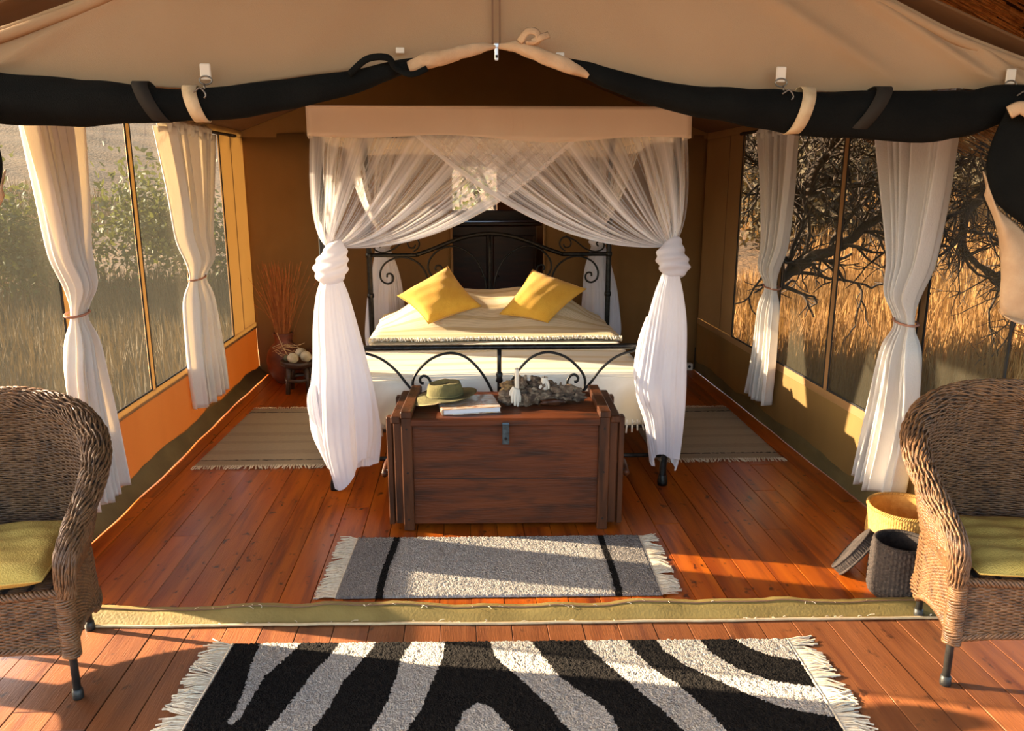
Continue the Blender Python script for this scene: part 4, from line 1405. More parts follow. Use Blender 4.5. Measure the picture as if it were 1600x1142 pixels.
# ------------------------------------------------------------------ wooden chest
CH = thing('wooden_chest', 'dark brown wooden chest with battens standing at the foot of the bed', 'chest', (.19, 3.60, 0), R(-2.6))
def cb(name, c, d, m='chest', parent=None, bev=.004):
    mb = MB().box(c, d, bev=bev)
    return mb.build(name, m, parent or CH, world=False)
cb('front_panel', (0, .006, .285), (.90, .022, .52))
cb('front_panel_seam', (0, -.0055, .262), (.90, .002, .003), 'wick', bev=0)
cb('rear_panel', (0, .444, .285), (1.06, .022, .52))
cb('bottom_board', (0, .225, .045), (1.04, .42, .03))
for s in (-1, 1):
    cb('front_batten', (s * .473, -.012, .305), (.052, .034, .61), 'chest_v')
    cb('corner_board', (s * .518, .004, .30), (.040, .028, .54), 'chest_v')
    cb('end_panel', (s * .534, .225, .295), (.024, .43, .53), 'chest_v')
    cb('rear_batten', (s * .473, .462, .305), (.052, .022, .61), 'chest_v')
    for y in (.03, .40):
        cb('end_batten', (s * .560, y, .295), (.028, .055, .55), 'chest_v')
    cb('end_cleat', (s * .566, .215, .27), (.034, .31, .055), 'chest_v')
    h = MB().tube([(s * .598, .06, .262), (s * .604, .20, .268), (s * .598, .36, .262)], .017, 8).build('handle', 'chest_v', CH, world=False, smooth=True)
    for y in (.08, .34):
        MB().tube([(s * .598, y, .265), (s * .575, y, .275)], .010, 6).build('handle_pin', 'hasp', h, world=False)
lid = cb('lid', (0, .215, .561), (.90, .50, .028))
for s in (-1, 1):
    cb('lid_batten', (s * .473, .215, .592), (.056, .51, .034), 'chest_v', bev=.005)
    cb('lid_end_board', (s * .525, .215, .566), (.046, .49, .036), 'chest_v', bev=.005)
    cb('lid_lip', (s * .0, -.038, .556), (.90, .012, .034)) if s > 0 else None
hs = cb('hasp', (0, -.049, .500), (.034, .008, .10), 'hasp', bev=.002)
MB().tube([(-.016, -.05, .552), (.016, -.05, .552)], .007, 8).build('hinge_barrel', 'hasp', hs, world=False)
MB().tube([(0, -.053, .480), (0, -.064, .480)], .006, 8).build('staple', 'wick', hs, world=False)
for s in (-1, 1):
    for z in (.06, .30, .52):
        MB().tube([(s * .473, -.028, z), (s * .473, -.0315, z)], .005, 8).build('nail_head', 'wick', CH, world=False)
LIDZ = .575

# book on the lid
bk = thing('book', 'hardback photo book lying on the chest lid, partly under the hat', 'book', (.012, 3.765, LIDZ + .001), R(8))
MB().box((0, 0, .0018), (.285, .245, .0035), bev=.001).build('back_cover', 'book', bk, world=False)
MB().box((.002, 0, .0145), (.275, .232, .0215), bev=.001).build('pages', 'pages', bk, world=False)
MB().box((0, 0, .0272), (.285, .245, .0035), bev=.001).build('front_cover', 'book', bk, world=False)
MB().tube([(-.1425, -.122, .0145), (-.1425, .122, .0145)], .0142, 8, flat=.4).build('spine', 'book', bk, world=False)
BKZ = LIDZ + .030

# hat
hat = thing('hat', 'olive felt hat with a floppy brim on the book and chest lid', 'hat', (-.105, 3.835, BKZ + .002))
def make_hat():
    n = 64
    th = np.arange(n) * 2 * PI / n
    c, s = np.cos(th), np.sin(th)
    rows = []
    brim_r = .155 + .012 * np.sin(2 * th + .5)
    droop = -.020 * np.clip(-c, 0, 1) ** 2 + .020 * np.clip(c, 0, 1) ** 2 * (1 - .4 * s) + .004 * np.sin(3 * th)
    droop = np.where(c < -.2, droop - .004, droop)
    for q in np.linspace(1, 0, 10):
        r = .092 + (brim_r - .092) * q
        z = .012 + droop * q ** 1.5
        rows.append(np.stack([r * c, r * s, np.maximum(z, -.024)], 1))
    for r, z in ((.088, .016), (.087, .030), (.084, .050), (.080, .068), (.075, .080), (.066, .086), (.05, .082), (.028, .074), (.008, .071)):
        e = 1 + .03 * np.sin(2 * th + z * 30) + .02 * np.sin(5 * th + z * 60)
        dent = np.where(z > .075, -.010 * np.abs(c), 0) * (r < .07)
        rows.append(np.stack([r * c * e * 1.02, r * s * e * .92, np.full(n, z) + dent + .006 * c], 1))
    G = np.array(rows)
    k = 10
    MB().grid(G[:k + 1], cv=True, flip=True).build('brim', 'hat', hat, world=False, smooth=True, solid=.003)
    mb = MB().grid(G[k:], cv=True, flip=True)
    mb.f.append(tuple((len(G) - k - 1) * n + j for j in range(n - 1, -1, -1))); mb.mi.append(0)
    mb.build('crown', 'hat', hat, world=False, smooth=True)
    e = MB()
    e.tube(G[0][20:48], .0028, 5)  # pale strand along the left part of the rim only
    lab(e.build('brim_edge', 'hat_in', hat, world=False, smooth=True), 'pale edge along the left of the brim')
    b = MB()
    b.tube(np.stack([.0885 * c * 1.02, .0885 * s * .95, np.full(n, .022) + .004 * c], 1), .006, 6, closed=True, flat=.35)
    b.build('hat_band', 'hat', hat, world=False, smooth=True)
make_hat()

# driftwood holder and candles
def lump(mb, c, r, seed, sq=(1, 1, 1), n=22, m=14, rough=.28):
    g = np.random.default_rng(seed)
    th = np.arange(n) * 2 * PI / n
    G = np.zeros((m, n, 3))
    ks = g.normal(0, 1, (6, 3)); ph = g.uniform(0, 6.28, 6)
    for i in range(m):
        f = PI * (i / (m - 1))
        d = np.stack([math.sin(f) * np.cos(th), math.sin(f) * np.sin(th), np.full(n, math.cos(f))], 1)
        e = np.ones(n)
        for k in range(6):
            e = e + rough / 2.2 * np.sin(d @ (ks[k] * (2 + k * .8)) + ph[k])
        e = np.maximum(e, .35)
        G[i] = np.array(c) + d * (r * e)[:, None] * np.array(sq)
    mb.grid(G, cv=True)
dw = thing('driftwood_candle_holder', 'gnarled grey driftwood candle holder at the right of the chest lid', 'candle holder', (.40, 3.83, LIDZ))
mb = MB()
g = random.Random(5)
for (x, y, z, r, sq) in ((.20, 3.80, .615, .034, (1, 1, 1.0)), (.235, 3.845, .642, .034, (1, .8, .9)), (.285, 3.85, .655, .040, (.8, .7, 1.2)), (.27, 3.80, .608, .045, (1.3, .8, .75)), (.33, 3.80, .612, .048, (1.1, .8, .8)), (.345, 3.86, .655, .036, (1.1, .7, .9)),
                         (.39, 3.83, .625, .045, (1.1, .8, .9)), (.44, 3.85, .620, .048, (1.2, .8, .8)), (.49, 3.82, .618, .042, (1.2, .8, .8)), (.53, 3.84, .608, .036, (1.3, .8, .8)), (.57, 3.82, .598, .026, (1.6, .8, .7)), (.42, 3.79, .600, .034, (1.7, .7, .6)), (.50, 3.79, .594, .026, (1.5, .7, .6))):
    lump(mb, (x, y, z + .010), r, g.randrange(999), sq, rough=.45)
for (a, b, r) in (((.285, 3.85, .66), (.305, 3.86, .715), .016), ((.345, 3.86, .66), (.355, 3.85, .70), .016), ((.46, 3.85, .63), (.485, 3.85, .675), .013), ((.53, 3.83, .61), (.60, 3.81, .59), .014)):
    a, b = np.array(a), np.array(b)
    mid = (a + b) / 2 + (.008, 0, .004)
    mb.tube(bez([a, mid, b], 10), np.linspace(r, r * .35, len(bez([a, mid, b], 10))), 7)
mb.build('wood', 'driftwood', dw, smooth=True)
pb = MB(); lump(pb, (.215, 3.82, .665), .032, 77, (1.2, .8, .8), rough=.4)
lab(pb.build('pale_bark', 'bark', dw, smooth=True), 'pale broken bark at the left end')
pt = MB(); lump(pt, (.43, 3.765, .594), .030, 78, (2.0, .5, .62), rough=.2)
lab(pt.build('bark_plate', 'chest_v', dw, smooth=True), 'flat brown slab of bark at the front')
def candle(label, x, y, z0, z1, r, drips, top_rough):
    t = thing('candle', label, 'candle', (x, y, z0))
    zs = np.linspace(z0, z1, 10)
    prof = [(0, z0)] + [(r * (1.05 - .1 * i / 9), z) for i, z in enumerate(zs)] + [(r * .6, z1 - .002), (0, z1 - .006)]
    MB().lathe(prof, 16, (x, y, 0)).build('stem', 'wax', t, smooth=True)
    MB().tube([(x, y, z1 - .006), (x + .001, y, z1 + .008)], .0014, 5).build('wick', 'wick', t)
    if drips:
        d = MB()
        for dx, dy, za, zb, rr in drips:
            p = bez([(x + dx * .4, y + dy * .3, za), (x + dx, y + dy, (za + zb) / 2), (x + dx * 1.1, y + dy * 1.05, zb)], 14)
            d.tube(p, np.interp(np.linspace(0, 1, len(p)), [0, .6, 1], [rr * 1.4, rr, rr * .7]), 7)
        d.build('wax_drip', 'wax', t, smooth=True)
candle('tall thin white candle at the left end of the driftwood, with drips below', .255, 3.775, .640, .768, .0115,
       [(-.022, -.018, .668, .598, .009), (-.010, -.024, .668, .585, .008), (.003, -.024, .665, .580, .007), (.013, -.018, .66, .60, .007), (-.030, -.006, .672, .63, .008)], 0)
candle('short stubby white candle in the middle of the driftwood', .397, 3.815, .650, .712, .017, [(-.022, -.016, .675, .655, .007), (.018, -.016, .70, .655, .006)], 1)

# ------------------------------------------------------------------ rugs
def fringe(parent, x, y0, y1, dx, n, seed, L, r=.0032, strands=3, axis='x', z=.006):
    g = random.Random(seed)
    mb = MB()
    for i in range(n):
        v = y0 + (y1 - y0) * (i + .5) / n
        lean = .25 * math.sin(i * .37 + seed) + g.uniform(-.25, .25)
        for k in range(strands):
            l = L * g.uniform(.75, 1.1)
            a = lean + g.uniform(-.22, .22)
            p0 = (0, v + (k - 1) * r * 1.3); p1 = (dx * l * .5, p0[1] + a * l * .4); p2 = (dx * l, p0[1] + a * l * 1.1)
            zz = (z + .003, z + g.uniform(.002, .010), max(.003, z - .002 + g.uniform(-.001, .003)))
            pts = [(x + p[0], p[1], q) if axis == 'x' else (p[1], x + p[0], q) for p, q in zip((p0, p1, p2), zz)]
            mb.tube(pts, r * g.uniform(.7, 1.05), 4, caps=False)
    o = mb.build('fringe', 'fringe_w', parent, world=False, smooth=True)
    kind(o, 'stuff')
    return o
def rug_body(parent, w_, h_, nx, ny, mats, pick, th=.012, pile=.0022, seed=0, x0=0, y0=0, ripple=.0):
    g = np.random.default_rng(seed)
    xs = np.linspace(x0, x0 + w_, nx); ys = np.linspace(y0, y0 + h_, ny)
    X, Y = np.meshgrid(xs, ys, indexing='ij')
    Z = th + g.normal(0, 1, (nx, ny)) * pile * .5 + ripple * np.sin(X * 5 + Y * 3) * np.sin(Y * 4)
    edge = np.zeros((nx, ny), bool); edge[0] = edge[-1] = True; edge[:, 0] = edge[:, -1] = True
    Z = np.maximum(np.where(edge, .004, Z), .003)
    jit = g.normal(0, 1, (nx, ny, 2)) * .0008
    mb = MB()
    mb.grid(np.stack([X + jit[..., 0], Y + jit[..., 1], Z], -1), flip=True)
    cx = (xs[:-1] + xs[1:]) / 2; cy = (ys[:-1] + ys[1:]) / 2
    CX, CY = np.meshgrid(cx, cy, indexing='ij')
    CX = CX + g.normal(0, .0012, CX.shape); CY = CY + g.normal(0, .0012, CY.shape)
    mb.mi = pick(CX.ravel(), CY.ravel()).astype(int).tolist()
    o = mb.build('rug_body', mats, parent, world=False, smooth=True)
    mb2 = MB().box((x0 + w_ / 2, y0 + h_ / 2, .0025), (w_ - .01, h_ - .01, .003))
    mb2.build('backing', mats[0], parent, world=False)
    return o
def inpoly(x, y, poly):
    r = np.zeros(len(x), bool)
    j = len(poly) - 1
    for i in range(len(poly)):
        xi, yi = poly[i]; xj, yj = poly[j]
        if yi != yj:
            r ^= ((yi > y) != (yj > y)) & (x < (xj - xi) * (y - yi) / (yj - yi) + xi)
        j = i
    return r
ZEBRA = [
 [(.098, .02), (.26, .02), (.213, -.112), (.175, -.204), (.168, -.293), (.159, -.432), (.14, -.456), (.125, -.439), (.134, -.385), (.127, -.278), (.106, -.135)],
 [(.397, .02), (.531, .02), (.502, -.091), (.468, -.182), (.449, -.237), (.427, -.376), (.398, -.484), (.37, -.62), (.30, -.86), (.22, -.95), (.20, -.80), (.225, -.62), (.26, -.482), (.28, -.415), (.307, -.309), (.334, -.188), (.371, -.089)],
 [(.662, .02), (.775, .02), (.779, -.087), (.763, -.179), (.746, -.264), (.729, -.387), (.701, -.454), (.692, -.489), (.66, -.66), (.62, -.9), (.53, -1.05), (.52, -.85), (.545, -.62), (.577, -.487), (.599, -.412), (.614, -.329), (.625, -.201), (.629, -.111)],
 [(1.07, .02), (1.091, -.003), (1.135, -.106), (1.186, -.229), (1.243, -.303), (1.311, -.379), (1.336, -.437), (1.346, -.499), (1.35, -.72), (1.30, -1.0), (1.20, -1.05), (1.22, -.75), (1.197, -.497), (1.182, -.474), (1.135, -.373), (1.076, -.276), (1.002, -.166), (.961, -.098), (.94, .02)],
 [(1.279, .02), (1.439, .02), (1.472, -.087), (1.508, -.174), (1.579, -.27), (1.622, -.359), (1.661, -.448), (1.676, -.505), (1.70, -.75), (1.66, -1.0), (1.55, -1.0), (1.57, -.75), (1.546, -.502), (1.508, -.417), (1.461, -.338), (1.405, -.24), (1.353, -.144), (1.311, -.07)],
 [(1.55, .02), (1.716, .02), (1.74, -.091), (1.801, -.178), (1.887, -.249), (1.982, -.282), (2.06, -.297), (2.06, -.45), (2.012, -.437), (1.941, -.412), (1.861, -.375), (1.786, -.312), (1.716, -.245), (1.629, -.162), (1.577, -.082)],
 [(1.834, .02), (2.06, .02), (2.06, -.15), (2.03, -.142), (1.957, -.116), (1.894, -.071)],
 [(.839, -.491), (.865, -.403), (.908, -.358), (.954, -.384), (.99, -.446), (1.02, -.494), (1.05, -.7), (.98, -.95), (.86, -.95), (.81, -.7)],
 [(1.84, -.62), (2.06, -.70), (2.06, -.82), (1.9, -.80)],
]
zr = thing('zebra_rug', 'large black and grey zebra-striped fringed rug on the front deck', 'rug', (-.865, 2.641, 0), R(-2.6))
def zpick(x, y):
    m = np.zeros(len(x), bool)
    for p in ZEBRA:
        m |= inpoly(x, y, p)
    return m
rug_body(zr, 2.045, 1.28, 380, 238, ['rug_black', 'rug_white'], zpick, .013, .0028, 3, 0, -1.28, .002)
fringe(zr, .0, -1.27, -.005, -1, 110, 4, .10)
fringe(zr, 2.045, -1.27, -.005, 1, 110, 5, .10)
for x in (.0, 2.045):
    MB().tube([(x, y, .008) for y in np.linspace(-1.275, -.002, 60)], .006, 6).build('edge_cord', 'fringe_w', zr, world=False, smooth=True)

grug = thing('grey_rug', 'grey fringed rug with a black stripe near each end, in front of the chest', 'rug', (-.545, 2.950, 0), R(-2.3))
def gpick(x, y):
    w_ = 1.345
    xx = np.minimum(x, w_ - x) + .006 * np.sin(y * 9)
    out = np.zeros(len(x), int)
    out[(xx > .235)] = 1
    out[(xx > .165) & (xx < .195)] = 2
    out[(xx > .205) & (xx < .235)] = 3
    return out
rug_body(grug, 1.345, .56, 270, 112, ['rug_grey', 'rug_light', 'rug_black', 'rug_white'], gpick, .013, .0028, 5, 0, 0, .002)
fringe(grug, 0, .005, .555, -1, 56, 6, .085)
fringe(grug, 1.345, .005, .555, 1, 56, 7, .085)
for x in (.0, 1.345):
    MB().tube([(x, y, .008) for y in np.linspace(.003, .557, 40)], .005, 6).build('edge_cord', 'fringe_w', grug, world=False, smooth=True)

def side_rug(label, loc, rz, w_, h_, seed):
    t = thing('bedside_rug', label, 'rug', loc, rz)
    def pk(x, y):
        out = np.zeros(len(x), int)
        for yy, hh, k in ((.10, .010, 2), (h_ - .10, .010, 2), (.06, .05, 1), (.25, .06, 1), (.45, .04, 1), (.62, .06, 1), (.85, .05, 1), (h_ - .06, .05, 1)):
            out[np.abs(y - yy) < hh / 1.6] = k
        return out
    rug_body(t, w_, h_, 60, 200, ['rug_beige', 'rug_beige2', 'wick'], pk, .008, .001, seed)
    fringe(t, 0, .004, w_ - .004, -1, 52, seed + 1, .05, .003, 2, 'y')
    fringe(t, h_, .004, w_ - .004, 1, 52, seed + 2, .05, .003, 2, 'y')
side_rug('beige striped flatweave rug beside the bed under the lit left windows', (-1.64, 4.565, 0), R(-1.5), .80, 1.24, 10)
side_rug('beige striped flatweave rug beside the bed on the shaded right side', (1.17, 4.52, 0), R(-1.5), .79, 1.14, 20)

# ------------------------------------------------------------------ wicker armchairs
def woven(mb, S, rows, stakes, r, amp, u0=0, u1=1, v0=0, v1=1, sub=2, seed=0, closed=False):
    """rows of cane woven in and out along u on the surface S(u, v) -> (point, normal)"""
    g = np.random.default_rng(seed)
    n = stakes * sub + 1
    u = np.linspace(u0, u1, n)
    for k in range(rows):
        v = v0 + (v1 - v0) * (k + .5) / rows
        P, N = S(u, np.full(n, v) + .12 / rows * np.sin(u * 40 + k * 1.7))
        ph = PI * (u - u0) / (u1 - u0) * stakes + k * PI + .5
        P = P + N * (amp * np.sin(ph) + g.normal(0, r * .12, n))[:, None]
        mb.tube(P, r * g.uniform(.85, 1.12), 4, caps=False)

def make_chair(label):
    t = thing('wicker_armchair', label, 'armchair', (0, 0, 0))
    SZ = .385                          # seat frame height
    W, D = .325, .255
    # plan of the seat: flat front, rounded back
    def plan(u):
        # u 0..1 from front right round the back to front left
        a = np.asarray(u)
        side = .30
        x = np.empty_like(a); y = np.empty_like(a)
        m1 = a < side; m3 = a > 1 - side; m2 = ~(m1 | m3)
        x[m1] = W; y[m1] = -D + (a[m1] / side) * (D + .02)
        x[m3] = -W; y[m3] = -D + ((1 - a[m3]) / side) * (D + .02)
        th = (a[m2] - side) / (1 - 2 * side) * PI
        x[m2] = W * np.cos(th); y[m2] = .02 + .24 * np.sin(th) ** .85
        return x, y
    # path of the thick rolled edge: front foot of arm, sweeping up and over the back
    half = [(.335, -.255, .375), (.338, -.262, .45), (.345, -.245, .515), (.356, -.165, .57), (.374, -.06, .635), (.380, .05, .705), (.352, .16, .775), (.27, .25, .838), (.14, .303, .878), (0, .315, .892)]
    full = half + [(-x, y, z) for x, y, z in half[-2::-1]]
    E = bez(full, 180)
    uE = np.concatenate([[0], np.cumsum(np.linalg.norm(np.diff(E, axis=0), axis=1))]); uE = uE / uE[-1]
    def Eat(u):
        return np.stack([np.interp(u, uE, E[:, k]) for k in range(3)], -1)
    # inner shell from seat line up to the rolled edge
    def shell(u, v):
        x, y = plan(u)
        a = np.stack([x * .93, y * .93 - .01, np.full_like(x, SZ)], -1)
        b = Eat(u) * np.array([.93, .95, 1]) + np.array([0, -.01, -.02])
        vv = np.clip(v, 0, 1)[:, None]
        p = a + (b - a) * vv
        bow = np.sin(PI * vv[:, 0]) * .018
        c = np.stack([p[:, 0], p[:, 1] + .1, np.zeros_like(x)], -1)
        nn = nrm(c)
        return p + nn * bow[:, None], -nn
    mb = MB()
    woven(mb, shell, 66, 90, .0044, .0034, .0, 1, .01, 1, 2, 3)
    mb.build('back_weave', 'wicker', t, world=False, smooth=True)
    # solid lining just behind the weave, and the uprights (stakes)
    uu = np.linspace(0, 1, 90); G = []
    for v in np.linspace(0, 1, 12):
        P, N = shell(uu, np.full(90, v))
        G.append(P - N * .007)
    MB().grid(np.array(G)).build('back_lining', 'wicker_core', t, world=False, smooth=True, solid=.006)
    # outside of the back: a second woven skin
    def shell_o(u, v):
        P, N = shell(u, v)
        return P - N * .022, -N
    mb = MB(); woven(mb, shell_o, 46, 70, .0062, .0038, .0, 1, .0, .96, 2, 5)
    mb.build('outer_weave', 'wicker', t, world=False, smooth=True)
    # rolled edge: core and twisted canes
    rE = np.interp(uE, [0, .05, .12, .25, .36, .5, .64, .75, .88, .95, 1], [.028, .031, .036, .046, .051, .043, .051, .046, .036, .031, .028])
    MB().tube(E, rE * .86, 14).build('edge_core', 'wicker_core', t, world=False, smooth=True)
    T = nrm(np.gradient(E, axis=0))
    ref = np.array([0, -1.0, .25])
    N = nrm(ref - T * (T @ ref)[:, None]); B = np.cross(T, N)
    mb = MB()
    g = np.random.default_rng(9)
    ns = 52
    fine = np.linspace(0, 1, 420)
    Ef, Nf, Bf = Eat(fine), interp(fine, uE, N), interp(fine, uE, B)
    rf = np.interp(fine, uE, rE)
    for k in range(ns):
        sg = 1 if k % 2 == 0 else 1
        a = 2 * PI * k / ns + fine * 11 + .25 * np.sin(fine * 55 + k * 2.1)
        rr = rf * (.92 + .10 * np.sin(fine * 150 + k * 2.4) )
        P = Ef + rr[:, None] * (np.cos(a)[:, None] * Nf + np.sin(a)[:, None] * Bf)
        mb.tube(P, (.0036 if k % 3 else .0046) * g.uniform(.85, 1.1), 4, caps=False)
    mb.build('rolled_edge', 'wicker', t, world=False, smooth=True)
    # seat
    xs = np.linspace(0, 1, 60)
    px, py = plan(xs)
    G = np.zeros((10, 60, 3))
    for i, q in enumerate(np.linspace(0, 1, 10)):
        G[i] = np.stack([px * q, -.02 + (py + .02) * q, np.full(60, SZ + .004)], 1)
    MB().grid(G, cv=True).build('seat_panel', 'wicker_core', t, world=False, solid=.012)
    mb = MB()
    for y in np.linspace(-D + .01, .20, 44):
        half_w = W if y < .02 else W * math.sqrt(max(.02, 1 - ((y - .02) / .24) ** 2))
        xx = np.linspace(-half_w, half_w, 40)
        mb.tube(np.stack([xx, np.full(40, y), SZ + .008 + .003 * np.sin(xx * 90 + y * 600)], 1), .0055, 4, caps=False)
    mb.build('seat_weave', 'wicker', t, world=False, smooth=True)
    mb = MB()
    for k in range(4):
        xx = np.linspace(-W + .01, W - .01, 160)
        a = xx * 120 + k * PI / 2
        mb.tube(np.stack([xx, -D - .012 + .010 * np.cos(a), SZ + .006 + .010 * np.sin(a)], 1), .006, 4, caps=False)
    mb.build('seat_rail', 'wicker', t, world=False, smooth=True)
    # apron with an arched lower edge
    def loop(u):
        # closed plan with a slightly bowed front
        a = np.mod(np.asarray(u), 1)
        x = np.empty_like(a); y = np.empty_like(a)
        fr_ = a < .30
        s = a[fr_] / .30
        x[fr_] = -W + 2 * W * s; y[fr_] = -D - .012 * np.sin(PI * s)
        b = (a[~fr_] - .30) / .70
        x[~fr_], y[~fr_] = plan(b)
        return x, y
    def drop(u):
        a = np.mod(np.asarray(u), 1)
        z = np.full_like(a, .0)
        s = np.where(a < .30, a / .30, np.where(a < .51, (a - .30) / .21, np.where(a < .79, (a - .51) / .28, (a - .79) / .21)))
        return .165 + .050 * np.sin(PI * s) ** .55
    def apron(u, v):
        x, y = loop(u)
        z0 = drop(u)
        z = z0 + (SZ - z0) * v
        nn = nrm(np.stack([x, y - 0, np.zeros_like(x)], -1))
        fl_ = 1.0 + .015 * (1 - v)
        return np.stack([x * fl_, y * fl_, z], -1), nn
    mb = MB(); woven(mb, apron, 30, 110, .0050, .0038, 0, 1, .0, 1, 2, 7)
    mb.build('apron_weave', 'wicker', t, world=False, smooth=True)
    uu = np.linspace(0, 1, 121); G = []
    for v in np.linspace(0, 1, 6):
        P, N_ = apron(uu, np.full(121, v))
        G.append(P - N_ * .008)
    MB().grid(np.array(G)).build('apron_lining', 'wicker_core', t, world=False, smooth=True, solid=.004)
    mb = MB()
    for k in range(5):
        P, N_ = apron(np.linspace(0, 1, 300), np.zeros(300))
        s = np.linspace(0, 1, 300) * 180 + k * 2 * PI / 5
        mb.tube(P + N_ * (.010 * np.cos(s))[:, None] + np.array([0, 0, 1]) * (.010 * np.sin(s))[:, None], .0055, 4, caps=False)
    mb.build('braided_border', 'wicker', t, world=False, smooth=True)
    for sx in (-1, 1):
        mb = MB()
        for k in range(26):
            z = .165 + k * .0088
            th = np.linspace(0, 2 * PI, 13)[:-1]
            mb.tube(np.stack([sx * .325 + .026 * np.cos(th), -.252 + .026 * np.sin(th), z + .003 * np.sin(th * 2 + k)], 1), .0058, 4, closed=True)
        mb.build('corner_wrapping', 'wicker', t, world=False, smooth=True)
    for x, y in ((.325, -.250), (-.325, -.250), (.25, .19), (-.25, .19)):
        l = MB().tube([(x, y, .01), (x, y, SZ - .02)], .0125, 10).build('leg', 'black_leg', t, world=False, smooth=True)
        MB().lathe([(0, 0), (.017, 0), (.018, .012), (.0165, .034), (.0125, .036)], 12, (x, y, 0)).build('foot_cap', 'black_leg', l, world=False, smooth=True)
    return t
ch1 = make_chair('brown wicker armchair in the shade at the left frame edge')
def lc(loc, rz, p):
    c, s = math.cos(rz), math.sin(rz)
    return (loc[0] + p[0] * c - p[1] * s, loc[1] + p[0] * s + p[1] * c, p[2])
L1, A1 = (-1.655, 2.555, 0), R(10)
L2, A2 = (1.975, 2.450, 0), R(-10)
ch1.location = L1; ch1.rotation_euler = (0, 0, A1)
dup(ch1, L2, A2, 'brown wicker armchair catching the sun at the right frame edge')
ch1['group'] = 'wicker armchairs'
for o in C.objects:
    if o.get('category') == 'armchair': o['group'] = 'wicker armchairs'

def seat_cushion(label, loc, rz, w_, d_, h_, cy, seed, z0=.402):
    t = thing('seat_cushion', label, 'cushion', (loc[0], loc[1], z0))
    n = 28
    mb = MB()
    for sg in (1, -1):
        G = np.zeros((n, n, 3))
        for i in range(n):
            for j in range(n):
                a, b = 2 * i / (n - 1) - 1, 2 * j / (n - 1) - 1
                k = (max(0, 1 - a ** 4) * max(0, 1 - b ** 4)) ** .4
                pinch = 1 - .04 * (1 - b * b) * abs(a) - .0
                x = a * w_ / 2 * pinch; y = b * d_ / 2 * (1 - .04 * (1 - a * a) * abs(b)) + cy
                z = h_ / 2 + sg * h_ / 2 * k + (.004 * math.sin(8 * a + 5 * b + seed) + .003 * math.sin(17 * b + seed)) * k * (sg > 0)
                q = lc(loc, rz, (x, y, z))
                G[i, j] = (q[0], q[1], z0 + q[2])
        mb.grid(G, flip=(sg < 0))
    mb.build('cover', 'olive', t, smooth=True)
    e = MB(); ring = []
    for k in range(96):
        a = 2 * PI * k / 96
        cx_, sx_ = math.cos(a), math.sin(a)
        m_ = max(abs(cx_), abs(sx_))
        q = lc(loc, rz, (cx_ / m_ * w_ / 2 * .985, sx_ / m_ * d_ / 2 * .985 + cy, h_ / 2))
        ring.append((q[0], q[1], z0 + q[2]))
    e.tube(ring, .004, 5, closed=True)
    e.build('piping', 'olive', t, smooth=True)
seat_cushion('olive seat cushion on the left wicker armchair', L1, A1, .56, .47, .085, -.048, 1)
seat_cushion('flat olive seat cushion with a sunlit corner on the right wicker armchair', L2, A2, .57, .475, .055, -.048, 3)

# ------------------------------------------------------------------ baskets
def basket(name, label, c, prof, ribs, depth, m, inner):
    t = thing(name, label, 'basket', c)
    n = ribs * 4
    zz = np.array([p[1] for p in prof]); rr = np.array([p[0] for p in prof])
    zf = np.linspace(zz[0], zz[-1], 56)
    Pp = bez(np.array(prof), 120)
    rf = np.interp(zf, Pp[:, 1], Pp[:, 0])
    th = np.arange(n) * 2 * PI / n
    G = np.zeros((56, n, 3))
    for i in range(56):
        e = rf[i] + depth * np.abs(np.sin(th * ribs / 2)) + depth * .6 * math.sin(i * 2.1) * np.sign(np.sin(th * ribs / 2 + (i % 2) * PI / 2))
        G[i] = np.stack([c[0] + e * np.cos(th), c[1] + e * np.sin(th), np.full(n, c[2] + zf[i])], 1)
    MB().grid(G, cv=True, flip=True).build('woven_wall', m, t, smooth=True)
    Gi = np.zeros((20, 64, 3)); t2 = np.arange(64) * 2 * PI / 64
    zi = np.linspace(.012, zz[-1], 20); ri = np.interp(zi, Pp[:, 1], Pp[:, 0]) - inner
    for i in range(20):
        Gi[i] = np.stack([c[0] + ri[i] * np.cos(t2), c[1] + ri[i] * np.sin(t2), np.full(64, c[2] + zi[i] + .0)], 1)
    MB().grid(Gi, cv=True).build('inner_wall', m, t, smooth=True)
    MB().lathe([(0, .010), (rf[0] - .004, .010), (rf[0] - .002, 0), (0, 0)], 48, c).build('base', m, t, smooth=True)
    mb = MB()
    rt = rf[-1] - inner / 2
    for k in range(3):
        s = np.linspace(0, 2 * PI, 241)[:-1]
        a = s * 40 + k * 2 * PI / 3
        rad = inner * .55 + .002
        mb.tube(np.stack([c[0] + (rt + rad * np.cos(a)) * np.cos(s), c[1] + (rt + rad * np.cos(a)) * np.sin(s), c[2] + zz[-1] + rad * np.sin(a)], 1), inner * .5, 4, closed=True)
    mb.build('rim', m, t, smooth=True)
    return t
basket('dark_basket', 'charcoal brown lidless woven basket beside the right wicker chair', (1.785, 2.875, 0), [(.108, 0), (.116, .03), (.117, .12), (.113, .19), (.108, .225)], 46, .0042, 'dark_basket', .007)
basket('straw_basket', 'round straw-coloured woven basket behind the dark basket', (1.962, 3.165, 0), [(.125, 0), (.150, .05), (.158, .13), (.155, .20), (.160, .25)], 90, .0016, 'tan_basket', .007)
ld = thing('basket_lid', 'charcoal woven basket lid leaning against the straw basket', 'lid', (1.675, 3.035, .105))
